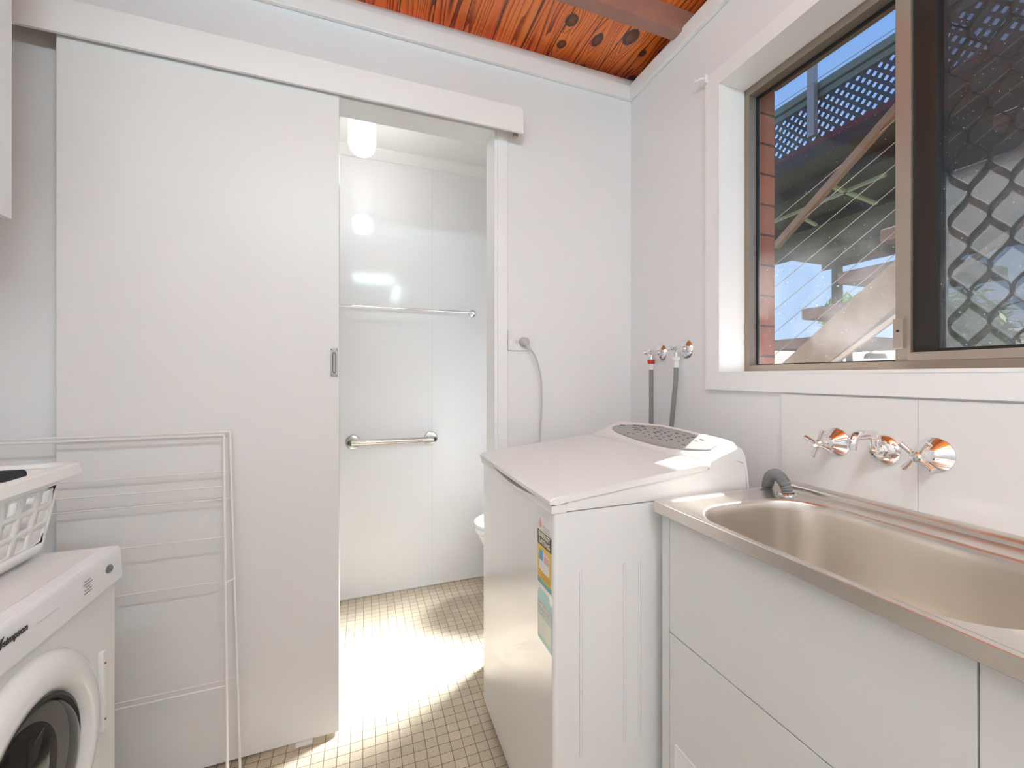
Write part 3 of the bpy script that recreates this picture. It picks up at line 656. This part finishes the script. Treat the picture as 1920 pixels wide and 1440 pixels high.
# stickers on the front face, near the edge
lab_w = mat('label_white', (.80, .78, .76), .35); lab_k = mat('label_black', (.035, .035, .035), .4); lab_y = mat('label_yellow', (.80, .55, .05), .4); lab_g = mat('label_green', (.08, .36, .32), .4); lab_b = mat('label_blue', (.10, .38, .62), .4); lab_r = mat('label_red', (.75, .18, .14), .4); lab_t = mat('label_teal', (.42, .66, .66), .4); lab_o = mat('label_olive', (.45, .46, .42), .4)
def sheet(bm, y0, y1, z0, z1, lv=1): box(bm, (WX0-.0003-.0003*lv, y0, z0), (WX0-.00005-.0003*(lv-1), y1, z1))
ya, yb = .926, 1.012
E = None
bm = B(); sheet(bm, ya-.002, yb+.002, .692, .857); E = obj('energy_label', bm, lab_w, V, smooth=False, label='energy rating label, black, yellow and green')
bm = B(); sheet(bm, ya, yb, .787, .821, 2); obj('black_band', bm, lab_k, E, smooth=False)
bm = B(); sheet(bm, ya, yb, .706, .787, 2); obj('yellow_field', bm, lab_y, E, smooth=False)
bm = B(); sheet(bm, ya, yb, .694, .706, 2); obj('green_strip', bm, lab_g, E, smooth=False)
bm = B(); R = [Vector((WX0-.0010, p.x, p.y)) for p in rrect(ya+.012, yb-.010, .727, .776, .012, 0)]; R2 = [Vector((WX0-.0006, p.y, p.z)) for p in R]; R2 = [Vector((WX0-.0006, p.y, p.z)) for p in R]; loft(bm, [R2, R], True, True); obj('white_patch', bm, lab_w, E, smooth=False)
bm = B(); sheet(bm, yb-.034, yb-.012, .752, .776, 4); obj('blue_box', bm, lab_b, E, smooth=False)
bm = B(); sheet(bm, ya+.016, yb-.037, .772, .774, 4); sheet(bm, ya+.016, yb-.042, .752, .768, 4); obj('red_figure', bm, mat('label_pale_red', (.75, .42, .40), .4), E, smooth=False)
bm = B()
for i in range(5): sheet(bm, ya+.006, yb-.004-(i % 2)*.02, .709+i*.0036, .7102+i*.0036, 3)
obj('print_lines', bm, mat('print_brown', (.35, .2, .05), .5), E, smooth=False)
bm = B(); prism(bm, [(yb-.012, .829), (yb-.024, .829), (yb-.027, .836), (yb-.018, .852), (yb-.009, .836)], 0, WX0-.0010, WX0-.0004); obj('red_emblem', bm, mat('label_coral', (.82, .38, .33), .4), E, smooth=False)
bm = B()
for i in range(3): sheet(bm, ya+.012, yb-.032, .826+i*.0045, .8268+i*.0045, 2)
obj('small_print', bm, mark_m, E, smooth=False)
tfr = rotm((0, -1, 0), (0, 0, 1)); cream = mat('label_cream', (.75, .72, .6), .5)
text_obj('lettering', 'ENERGY', cream, .0165, (WX0-.0012, (ya+yb)/2, .8125), tfr, E, sx=1.15, bold=.0004)
text_obj('lettering', 'RATING', cream, .0165, (WX0-.0012, (ya+yb)/2, .7965), tfr, E, sx=1.15, bold=.0004)
bm = B(); sheet(bm, ya, yb, .559, .668, 1); R = [Vector((WX0-.0005, p.x, p.y)) for p in rrect(ya+.012, yb-.004, .655, .683, .012, 0)]; R2 = [Vector((WX0-.00006, p.y, p.z)) for p in R]; loft(bm, [R2, R], True, True)
F_ = obj('water_label', bm, lab_t, V, smooth=False, label='pale teal water rating label')
bm = B(); sheet(bm, ya, yb, .621, .651, 2); obj('olive_band', bm, lab_o, F_, smooth=False)
bm = B(); sheet(bm, ya+.005, yb-.005, .572, .616, 2); obj('pale_panel', bm, mat('label_pale', (.76, .76, .68), .4), F_, smooth=False)
text_obj('lettering', 'WATER', lab_w, .0125, (WX0-.0012, (ya+yb)/2, .6425), tfr, F_, sx=1.3)
text_obj('lettering', 'RATING', lab_w, .0125, (WX0-.0012, (ya+yb)/2, .6295), tfr, F_, sx=1.3)

# ------------------------------------------------------------------ hose taps and inlet hoses
def stop_tap(name, y, z, label):
    T = root(name, label, 'tap', (XR, y, z), group='washing machine taps in the corner')
    bm = B(); lathe(bm, [(.036, 0), (.036, .002), (.033, .007), (.027, .013), (.018, .017), (.014, .018)], (XR-.0003, y, z), (-1, 0, 0), 40); obj('wall_flange', bm, chrome, T)
    bm = B(); lathe(bm, [(.011, .017), (.011, .040), (.014, .041), (.014, .056), (.010, .058), (.007, .060)], (XR, y, z), (-1, 0, 0), 24); tube(bm, [(XR-.048, y, z), (XR-.048, y, z-.030)], .009, 16); obj('valve_body', bm, chrome, T)
    bm = B(); lathe(bm, [(.006, .060), (.006, .067), (.0085, .069), (.0085, .080), (.006, .084), (.001, .085)], (XR, y, z), (-1, 0, 0), 16); tube(bm, [(XR-.074, y-.017, z), (XR-.074, y+.017, z)], .0045, 10); obj('tap_handle', bm, chrome, T)
    return T
stop_tap('washing_machine_tap', 1.462, 1.284, 'chrome washing machine tap with a red hose nut, nearer the room corner')
stop_tap('washing_machine_tap', 1.312, 1.290, 'chrome washing machine tap with a white hose nut, nearer the window')
for y, z, nm, m, lab, end in ((1.462, 1.284, 'red', red_m, 'grey inlet hose with red nut hanging behind the washing machine', (1.045, 1.466, .80)), (1.312, 1.290, 'white', plastic, 'grey inlet hose with white nut hanging behind the washing machine', (1.045, 1.365, .80))):
    hx = XR-.048
    h = root('inlet_hose', lab, 'hose', (hx, y, z-.06), group='inlet hoses behind the washing machine'); sh = .025 if nm == 'white' else .0
    bm = B(); tube(bm, smoothpath([(hx, y, z-.060), (hx, y+sh*.1, z-.12), (hx, y+sh*.7, z-.22), end, (end[0], end[1], .70)]), .0085, 12); obj('tube', bm, hose_m, h)
    bm = B(); lathe(bm, [(.010, 0), (.0145, .001), (.0145, .014), (.011, .017)], (hx, y, z-.028), (0, 0, -1), 12); obj('nut', bm, m, h, ang=25, label=nm+' coupling nut')
    bm = B(); lathe(bm, [(.0105, 0), (.0105, .020), (.0095, .022)], (hx, y, z-.045), (0, 0, -1), 16); obj('ferrule', bm, plastic, h)

# socket, plug, cord
so2 = root('power_outlet', 'white single power outlet on the wall right of the bathroom doorway', 'power outlet', (.576, YB, 1.332))
bm = B(); box(bm, (.523, YB-.009, 1.293), (.630, YB-.0003, 1.371), .003, 2); pl = obj('cover_plate', bm, plastic, so2)
bm = B(); box(bm, (.545, YB-.0105, 1.302), (.608, YB-.0088, 1.362), .001); obj('inner_plate', bm, plastic, so2)
bm = B(); box(bm, (.552, YB-.0145, 1.322), (.562, YB-.0103, 1.340), .0015); obj('switch', bm, plastic, so2)
pc = V
bm = B(); tube(bm, smoothpath([(.604, YB-.034, 1.300), (.630, YB-.036, 1.262), (.652, YB-.034, 1.18), (.656, YB-.03, 1.08), (.650, YB-.028, .95), (.645, YB-.028, .80)], 8), .0035, 10); pc = obj('power_cord', bm, cord_m, V, label='grey power cord')
bm = B(); lathe(bm, [(.019, 0), (.0195, .004), (.0175, .020), (.012, .028), (.003, .031)], (.587, YB-.0105, 1.328), (.12, -1, -.08), 28); obj('plug', bm, mat('plug_grey', (.52, .51, .50), .4), pc)
bm = B(); tube(bm, [(.592, YB-.026, 1.318), (.606, YB-.036, 1.296)], [.008, .0045], 12); obj('strain_relief', bm, cord_m, pc)

# ------------------------------------------------------------------ laundry tub and its cabinet
TX0, TY0, TY1, TZ = .645, .19, .895, .892
T = root('laundry_tub', 'brushed stainless steel laundry tub with one long rounded bowl', 'laundry tub', (.87, .54, TZ))
TR = XR-.0073
bm = B(); nn = 10
outer = lambda d_, z, r: rrect(TX0+d_, TR-d_, TY0+d_, TY1-d_, r, z, nn)
bw = lambda d_, z, r: rrect(.670+d_, 1.008-d_, .268+d_, .820-d_, r, z, nn)
rings = [outer(.0015, TZ-.0265, .003), outer(0, TZ-.025, .004), outer(0, TZ-.0012, .004), outer(.0012, TZ, .005), outer(.010, TZ, .010), outer(.014, TZ-.0008, .014), outer(.019, TZ-.0032, .020), outer(.024, TZ-.0042, .03)]
rings2 = [bw(-.005, TZ-.0048, .122), bw(-.0025, TZ-.0052, .119), bw(0, TZ-.0064, .116), bw(.0022, TZ-.0086, .114), bw(.0038, TZ-.0118, .112), bw(.005, TZ-.016, .111), bw(.007, TZ-.03, .110), bw(.022, TZ-.21, .10), bw(.028, TZ-.238, .095), bw(.045, TZ-.255, .08), bw(.075, TZ-.262, .06), bw(.15, TZ-.266, .015)]
mid = []
loft(bm, rings+mid+rings2, False, True)
tb_ = obj('bowl', bm, steel, T, ang=38)
bm = B()      # rear upstand against the wall
prism(bm, [(TR-.001, TZ-.007), (TR-.020, TZ-.007), (TR-.019, TZ+.004), (TR-.012, TZ+.010), (TR-.003, TZ+.013), (TR-.001, TZ+.013)], 1, TY0+.002, TY1-.002)
obj('splash_lip', bm, steel, T, ang=50)
bm = B(); lathe(bm, [(.001, .004), (.018, .004), (.022, .006), (.033, .003), (.034, 0)], (.84, .42, TZ-.266), (0, 0, 1), 32); obj('waste_outlet', bm, chrome, T)
bm = B(); lathe(bm, [(.0165, .0), (.024, .0), (.0245, .003), (.021, .006), (.017, .0055), (.0155, .002)], (1.004, .822, TZ-.0045), (0, 0, 1), 36, False, False); obj('hose_ring', bm, chrome, T, label='chrome ring round the hose hole')

Q = root('tub_cabinet', 'white cabinet carrying the stainless steel laundry tub', 'cabinet', (.87, .54, 0))
CX = .662
top = TZ-.027
bm = B(); box(bm, (CX+.0005, .857, .06), (CX+.018, TY1-.012, top)); box(bm, (CX+.018, TY1-.028, .06), (TR, TY1-.012, top)); obj('end_panel', bm, cupb_m, Q, smooth=False)
bm = B(); box(bm, (CX+.0005, TY0+.012, .06), (CX+.018, .289, top)); box(bm, (CX+.018, TY0+.012, .06), (TR, TY0+.028, top)); obj('end_panel', bm, cupb_m, Q, smooth=False)
bm = B(); box(bm, (CX+.05, TY0+.02, .0005), (TR-.02, TY1-.02, .0595)); obj('kickboard', bm, cupb_m, Q, smooth=False)
y0, y1 = .2915, .8545
bm = B(); box(bm, (CX, y0, .594), (CX+.017, y1, top), .0012); obj('false_panel', bm, cupb_m, Q)
dz0, dz1 = .065, .5915
def cab_door(ya_, yb_, pull):
    bm = B(); box(bm, (CX, ya_, dz0), (CX+.017, yb_, dz1), .0012); dd = obj('door', bm, cupb_m, Q)
    bm = B(); c = pull
    R0 = [Vector((CX-.0022, p.x, p.y)) for p in rrect(c-.034, c+.034, .262, .348, .004, 0)]; Rb = [Vector((CX-.0001, p.y, p.z)) for p in R0]
    R1 = [Vector((CX-.0022, p.x, p.y)) for p in rrect(c-.028, c+.028, .268, .342, .003, 0)]; R2 = [Vector((CX-.0004, p.x, p.y)) for p in rrect(c-.020, c+.020, .276, .334, .003, 0)]
    loft(bm, [Rb, R0, R1, R2], True, True); obj('finger_pull', bm, plastic, dd)
cab_door(y0, y1, .8)

# drain hose looping over the tub
hz = root('drain_hose', 'grey corrugated drain hose looping into the back corner of the tub', 'hose', (1.0, .85, TZ))
path = smoothpath([(1.030, .905, .80), (1.028, .9035, .85), (1.024, .900, .892), (1.017, .884, .921), (1.010, .858, .931), (1.005, .834, .918), (1.004, .823, .892), (1.004, .822, .80)], 22)
pts = []; rr = []; L_ = 0
acc = [0]
for a, b in zip(path, path[1:]): acc.append(acc[-1]+(b-a).length)
tot = acc[-1]; nseg = 260; j = 0
for i in range(nseg+1):
    s_ = tot*i/nseg
    while j < len(acc)-2 and acc[j+1] < s_: j += 1
    t_ = (s_-acc[j])/(acc[j+1]-acc[j]); pts.append(path[j].lerp(path[j+1], t_)); rr.append(.0132+.0020*sin(2*pi*s_/.0062))
bm = B(); tube(bm, pts, rr, 20); obj('corrugated_tube', bm, mat('drain_grey', (.21, .215, .225), .5), hz, ang=80)

# wall taps over the tub
def cross_tap(y, z, label, ang):
    S_ = root('tub_tap', label, 'tap', (XR, y, z), group='cross handle taps over the tub')
    x = XR-.0073
    bm = B(); lathe(bm, [(.0350, 0), (.0355, .0015), (.0345, .0035), (.0165, .0235), (.0140, .0265)], (x, y, z), (-1, 0, 0), 48); obj('wall_flange', bm, chrome, S_, ang=25)
    bm = B(); lathe(bm, [(.0120, .022), (.0125, .040), (.0105, .046), (.0085, .050), (.009, .056), (.0110, .060), (.0110, .068), (.008, .072), (.001, .0725)], (x, y, z), (-1, 0, 0), 32); obj('spindle', bm, chrome, S_)
    bm = B()
    for k in range(4):
        a = ang+k*pi/2; d_ = Vector((0, cos(a), sin(a))); c0 = Vector((x-.064, y, z))
        tube(bm, [c0+d_*.006, c0+d_*.018, c0+d_*.030, c0+d_*.036, c0+d_*.0372], [.0050, .0047, .0060, .0062, .002], 12)
    obj('cross_handle', bm, chrome, S_)
cross_tap(.752, 1.027, 'chrome cross handle wall tap on the left of the tub spout', radians(20))
cross_tap(.545, 1.030, 'chrome cross handle wall tap on the right of the tub spout', radians(38))
sp = root('tub_spout', 'chrome swivel spout between the two cross handle taps', 'spout', (XR, .640, 1.025)); x = XR-.0073
bm = B(); lathe(bm, [(.034, 0), (.0345, .002), (.033, .006), (.027, .012), (.018, .016), (.015, .017)], (x, .640, 1.025), (-1, 0, 0), 48); obj('wall_flange', bm, chrome, sp)
bm = B(); lathe(bm, [(.0145, .014), (.0145, .024)], (x, .640, 1.025), (-1, 0, 0), 6); obj('hex_nut', bm, chrome, sp, ang=20)
bm = B(); tube(bm, smoothpath([(x-.022, .640, 1.025), (x-.034, .640, 1.027), (x-.040, .640, 1.036), (x-.040, .640, 1.066)], 6), .0085, 16); obj('riser', bm, chrome, sp)
bm = B(); lathe(bm, [(.0115, 0), (.0120, .002), (.0120, .010), (.010, .012), (.001, .013)], (x-.040, .640, 1.052), (0, 0, 1), 24); obj('swivel_cap', bm, chrome, sp)
bm = B(); pth = smoothpath([(x-.036, .640, 1.060), (x-.060, .642, 1.062), (x-.084, .645, 1.061), (x-.098, .646, 1.054), (x-.102, .646, 1.040), (x-.102, .646, 1.030)], 6); tube(bm, pth, [.0105]*18+[.0100]*6+[.0092]*(len(pth)-24), 18); obj('swivel_arm', bm, chrome, sp)

# ------------------------------------------------------------------ bathroom things
lc = P(679, 252, Y=2.23)
bl = root('globe_light', 'lit white glass ceiling globe in the bathroom', 'ceiling light', (lc.x, 2.23, 2.42))
bm = B(); lathe(bm, [(.052, 0), (.054, .003), (.050, .022), (.045, .024)], (lc.x, 2.23, 2.4195), (0, 0, -1), 32); obj('brass_collar', bm, gold_m, bl, label='brass collar')
bm = B(); lathe(bm, [(.045, .018), (.056, .030), (.060, .050), (.060, .150), (.052, .180), (.036, .197), (.015, .205), (.001, .206)], (lc.x, 2.23, 2.4195), (0, 0, -1), 40, False, True); obj('glass_shade', bm, mat('opal_glass', (.95, .93, .88), .2, emis=((1, .97, .92), 2.2)), bl, ang=60)
pl_ = bpy.data.lights.new('globe_bulb', 'POINT'); pl_.energy = BATH_E; pl_.shadow_soft_size = .06; pl_.color = (.97, .98, 1)
po = bpy.data.objects.new('globe_bulb', pl_); C.objects.link(po); po.parent = bl; po.location = (0, 0, -.29)

tr_ = root('towel_rail', 'slim chrome towel rail on the bathroom wall, the upper of the two rails', 'towel rail', (.2, bb, 1.56))
for x in (.590, -.30):
    bm = B(); lathe(bm, [(.022, 0), (.022, .003), (.018, .006), (.009, .008), (.009, .040), (.011, .042), (.011, .050), (.001, .053)], (x, bb-.0003, 1.562), (0, -1, 0), 28); obj('bracket', bm, chrome, tr_)
bm = B(); tube(bm, [(-.30, bb-.045, 1.562), (.590, bb-.045, 1.562)], .0065, 16); obj('rail', bm, chrome, tr_)
gb = root('grab_bar', 'satin steel grab bar on the bathroom wall below the towel rail', 'grab bar', (.14, bb, .84))
ga, gc_ = -.055, .352
for x in (ga, gc_):
    bm = B(); lathe(bm, [(.038, 0), (.039, .003), (.036, .009), (.028, .012), (.0165, .013)], (x, bb-.0003, .838), (0, -1, 0), 36); obj('wall_flange', bm, satin, gb)
arc = lambda x, sg: [(x, bb-.010, .838), (x, bb-.030, .838), (x+sg*.006, bb-.043, .838), (x+sg*.018, bb-.050, .838)]
bm = B(); tube(bm, smoothpath(arc(ga, 1)+list(reversed(arc(gc_, -1))), 5), .0155, 20); obj('bar', bm, satin, gb)

# toilet, its bowl to the left of the right wall
to = root('toilet', 'white toilet bowl half hidden behind the washing machine, in the bathroom', 'toilet', (.9, 2.20, 0)); tcx, tcy = .775, 2.23
def egg(cx, cy, rx, ry, z, n=40): return [Vector((cx-rx*cos(2*pi*k/n)*(1.0 if cos(2*pi*k/n) > 0 else .85), cy+ry*sin(2*pi*k/n), z)) for k in range(n)]
bm = B(); loft(bm, [egg(.86, tcy, .20, .11, 0.0005), egg(.86, tcy, .19, .105, .03), egg(.85, tcy, .175, .10, .12), egg(.82, tcy, .20, .13, .24), egg(.79, tcy, .235, .165, .34), egg(.782, tcy, .245, .172, .385), egg(.782, tcy, .235, .165, .395)], True, True); obj('bowl', bm, porc, to, ang=60)
bm = B(); loft(bm, [egg(.780, tcy, .245, .175, .398), egg(.778, tcy, .256, .185, .403), egg(.778, tcy, .256, .185, .418), egg(.780, tcy, .250, .178, .424)], True, True); obj('seat', bm, porc, to, ang=60)
bm = B(); loft(bm, [egg(.780, tcy, .250, .18, .427), egg(.778, tcy, .258, .187, .432), egg(.778, tcy, .256, .185, .444), egg(.785, tcy, .235, .165, .452)], True, True); obj('lid', bm, porc, to, ang=60)
bm = B(); box(bm, (1.12, tcy-.19, .40), (1.335, tcy+.19, .80), .02, 3); obj('cistern', bm, porc, to)
bm = B(); box(bm, (1.00, tcy-.09, .24), (1.20, tcy+.09, .40), .02, 3); obj('pedestal', bm, porc, to)

# ------------------------------------------------------------------ tube lights out of view, added to brighten the room
def fill_tube(x, y, ln, alongx, label):
    z = 2.26; r_ = root('added_tube_light', label, 'ceiling light', (x, y, CEIL), group='added fill tubes out of view'); d_ = Vector((1, 0, 0)) if alongx else Vector((0, 1, 0)); c_ = Vector((x, y, z))
    bm = B(); tube(bm, [c_-d_*ln/2, c_+d_*ln/2], .032, 20); obj('added_lit_tube', bm, mat('added_lit_tube', (.9, .9, .9), .4, emis=(FILL_C, FILL_E)), r_)
    for sg in (-1, 1):
        q = c_+d_*sg*(ln/2+.012); bm = B(); tube(bm, [q-d_*.0118, q+d_*.012], .034, 20); obj('end_cap', bm, plastic, r_)
        bm = B(); tube(bm, [q+Vector((0, 0, .034)), Vector((q.x, q.y, CEIL-.001))], .003, 8); obj('hanger', bm, chrome, r_)
fill_tube(.38, -.75, 1.2, False, 'added unseen fill tube running lengthwise towards the rear wall')
fill_tube(-.15, -.02, .9, True, 'added unseen fill tube crossing the middle of the room')

# ------------------------------------------------------------------ outside
random.seed(11)
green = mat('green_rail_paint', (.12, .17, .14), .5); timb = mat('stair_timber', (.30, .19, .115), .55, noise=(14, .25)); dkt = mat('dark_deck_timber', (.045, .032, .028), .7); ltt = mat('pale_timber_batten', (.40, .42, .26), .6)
grassm = mat('lawn', (.11, .12, .07), .9, noise=(3, .3))
bm = B(); box(bm, (1.34, -22, -.5), (40, 26, -.42)); g = struct('ground', bm, grassm, smooth=False)
# neighbouring raised deck
LX = 5.0
zt_, zbt = P(1447, 213, X=LX).z, P(1448, 305, X=LX).z
ya_, yb2 = -1.2, 7.2
dk = root('raised_deck', 'dark raised timber deck seen from below through the window', 'deck', (LX+2, 3, 3.8))
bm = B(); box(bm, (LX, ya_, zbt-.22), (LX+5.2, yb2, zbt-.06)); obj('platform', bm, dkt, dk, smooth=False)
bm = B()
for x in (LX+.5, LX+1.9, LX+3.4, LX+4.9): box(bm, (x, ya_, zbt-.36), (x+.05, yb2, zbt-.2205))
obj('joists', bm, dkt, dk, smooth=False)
for (pa, pb) in (((1447, 420), (1660, 330)), ((1560, 352), (1642, 384)), ((1500, 408), (1530, 424))):
    a = P(*pa, Z=zbt-.40); b = P(*pb, Z=zbt-.40); bm = B(); dd = (b-a).normalized(); n_ = Vector((-dd.y, dd.x, 0))*.024
    vs = [bm.verts.new(p+Vector((0, 0, h_))) for h_ in (0, .035) for p in (a-n_, a+n_, b+n_, b-n_)]
    for f_ in ((0, 1, 2, 3), (4, 5, 6, 7), (0, 1, 5, 4), (1, 2, 6, 5), (2, 3, 7, 6), (3, 0, 4, 7)): bm.faces.new([vs[i] for i in f_])
    obj('pale_batten', bm, ltt, dk, smooth=False)
for y in (6.6, 2.2):
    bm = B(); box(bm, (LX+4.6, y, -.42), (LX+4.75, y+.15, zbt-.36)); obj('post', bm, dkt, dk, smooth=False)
rl_ = root('lattice_balustrade', 'green railed lattice balustrade along the edge of the raised deck', 'balustrade', (LX, 3, zbt))
bm = B(); box(bm, (LX-.03, ya_, zt_-.09), (LX+.09, yb2, zt_), .01); box(bm, (LX, ya_, zt_-.17), (LX+.05, yb2, zt_-.10), .005); obj('hand_rail', bm, green, rl_)
bm = B(); box(bm, (LX+.01, ya_, zbt-.06), (LX+.05, yb2, zbt+.01), .004); obj('bottom_rail', bm, mat('red_brown_edge', (.12, .03, .03), .6), rl_)
bm = B(); hL = zt_-.10-zbt; sp_ = .115; sw_ = .026
import itertools
for sgn, dx in ((1, 0), (-1, .011)):
    y = ya_-hL
    while y < yb2:
        a = (y, zbt) if sgn > 0 else (y+hL, zbt); b = (y+hL, zbt+hL) if sgn > 0 else (y, zbt+hL)
        prism(bm, [(a[0]-sw_, a[1]), (a[0]+sw_, a[1]), (b[0]+sw_, b[1]), (b[0]-sw_, b[1])], 0, LX+.012+dx, LX+.022+dx); y += sp_
obj('lattice', bm, mat('lattice_grey', (.05, .065, .075), .7), rl_, smooth=False)
a = P(1527, 262, X=LX-.03); bp = P(1527, 120, X=LX-.03)
bm = B(); box(bm, (LX-.10, a.y-.045, zbt+.02), (LX-.032, a.y+.045, P(1527, 118, X=LX-.1).z+.6), .004); obj('post', bm, mat('galvanised_grey', (.33, .31, .30), .5, .3), rl_, label='grey square post')

# outdoor stair rising to the right, close to the window
SX = 3.0
st = root('outdoor_stair', 'brown timber stair rising to the right outside the window', 'stair', (SX, 1.5, 1.0))
def plank(name, pa, pb, X, wid, th, m, par, label=None):
    a = P(*pa, X=X); b = P(*pb, X=X); d_ = (b-a).normalized(); n_ = Vector((0, -d_.z, d_.y))*wid/2; bm = B()
    vs = [bm.verts.new(p+Vector((x, 0, 0))) for x in (0, th) for p in (a-n_, a+n_, b+n_, b-n_)]
    for f_ in ((0, 1, 2, 3), (4, 5, 6, 7), (0, 1, 5, 4), (1, 2, 6, 5), (2, 3, 7, 6), (3, 0, 4, 7)): bm.faces.new([vs[i] for i in f_])
    bmesh.ops.bevel(bm, geom=bm.edges[:], offset=.004, segments=1, affect='EDGES')
    return obj(name, bm, m, par, smooth=False, label=label)
plank('stringer', (1440, 740), (1960, 285), SX, .235, .05, timb, st)
plank('lower_rail', (1440, 770), (1960, 385), SX-.06, .03, .03, mat('pale_rail', (.55, .42, .32), .5), st)
# treads
sa_, sb_ = P(1440, 740, X=SX), P(1960, 285, X=SX)
slope = (sb_.z-sa_.z)/(sb_.y-sa_.y)
tz = P(1500, 592, X=SX)
k = -1
for i in range(-2, 6):
    z = 1.70 + i*.215; y = 1.905-(z-1.765)/.78
    bm = B(); box(bm, (SX+.055, y-.14, z-.085), (SX+.95, y+.40, z), .018, 3); obj('tread', bm, mat('tread_brown', (.20, .12, .09), .7, noise=(9, .3)), st)
plank('hand_rail', (1450, 462), (1700, 176), SX-.05, .05, .05, timb, st, label='sloping orange-brown timber handrail')
for i in range(7):
    x0_, y0_, x1_, y1_ = 1462+i*36, 690-i*6, 1700+i*36, 455-i*10
    a = P(1447, 600-i*42+70, X=SX-.03); b = P(1920, 600-i*42+70-395, X=SX-.03)
    bm = B(); tube(bm, [a, b], .0028, 6); obj('cable', bm, mat('steel_cable', (.38, .33, .28), .4, .5), st)
for i in range(3):
    a = P(1447, 205-i*34, X=LX-.12); b = Vector((a.x, -1.2, a.z)); bm = B(); tube(bm, [a, b], .004, 6)
    tag(obj('clothes_line', bm, MATS['steel_cable']), ['lowest', 'middle', 'highest'][i]+' thin wire crossing the sky above the lattice', 'wire', 'wires above the lattice')
# far house roof
rfm = mat('grey_brown_tiles', (.30, .23, .20), .8); n = rfm.node_tree.nodes; L = rfm.node_tree.links
tcx = n.new('ShaderNodeTexCoord'); wv = n.new('ShaderNodeTexWave'); wv.bands_direction = 'Z'; wv.inputs['Scale'].default_value = 2.6; wv.wave_profile = 'SAW'
mxx = n.new('ShaderNodeMix'); mxx.data_type = 'RGBA'; mxx.inputs[6].default_value = (.12, .085, .075, 1); mxx.inputs[7].default_value = (.46, .37, .33, 1)
L.new(tcx.outputs['Object'], wv.inputs['Vector']); L.new(wv.outputs[0], mxx.inputs[0]); L.new(mxx.outputs[2], n['Principled BSDF'].inputs['Base Color'])
hs = root('neighbour_house', 'low house with tiled roof far beyond the stair', 'house', (20, 10, -.42))
ra_ = P(1600, 636, X=20).z
bm = B(); prism(bm, [(17.5, 1.4), (20.5, ra_), (23.5, 1.4)], 1, -2, 30); obj('roof', bm, rfm, hs, smooth=False)
bm = B(); box(bm, (18, -1.5, -.42), (23, 29.5, 1.45)); obj('walls', bm, mat('house_wall', (.35, .2, .15), .8), hs, smooth=False)
# trees
leafm = mat('leaf_green', (.22, .32, .06), .6, noise=(2, .4))
def tree(cx, cy, cz, rx, n_, label, seed):
    random.seed(seed); t_ = root('tree', label, 'tree', (cx, cy, -.42))
    bm = B(); tube(bm, smoothpath([(cx, cy, -.42), (cx+.1, cy, cz*.4), (cx, cy+.05, cz)]), .09, 8); obj('trunk', bm, dkt, t_)
    bm = B()
    for i in range(n_):
        th, ph, r_ = random.uniform(0, 2*pi), math.acos(random.uniform(-.6, 1)), rx*random.uniform(.2, 1)**.6
        c_ = Vector((cx+r_*sin(ph)*cos(th), cy+r_*sin(ph)*sin(th), cz+r_*cos(ph)))
        d_ = Vector((random.uniform(-1, 1), random.uniform(-1, 1), random.uniform(-.3, 1))).normalized()*random.uniform(.12, .26); s_ = d_.cross(Vector((random.random(), random.random(), random.random()))).normalized()*.035
        v = [bm.verts.new(q) for q in (c_-d_, c_+s_, c_+d_, c_-s_)]; bm.faces.new(v)
    obj('foliage', bm, leafm, t_, smooth=False)
p = P(1590, 590, X=14); tree(p.x, p.y, p.z-.1, .75, 520, 'light green tree beyond the stair, seen through the left window pane', 2)
p = P(1800, 600, X=12); tree(p.x, p.y, p.z-.25, .95, 800, 'bushy green tree seen through the diamond grille', 7)
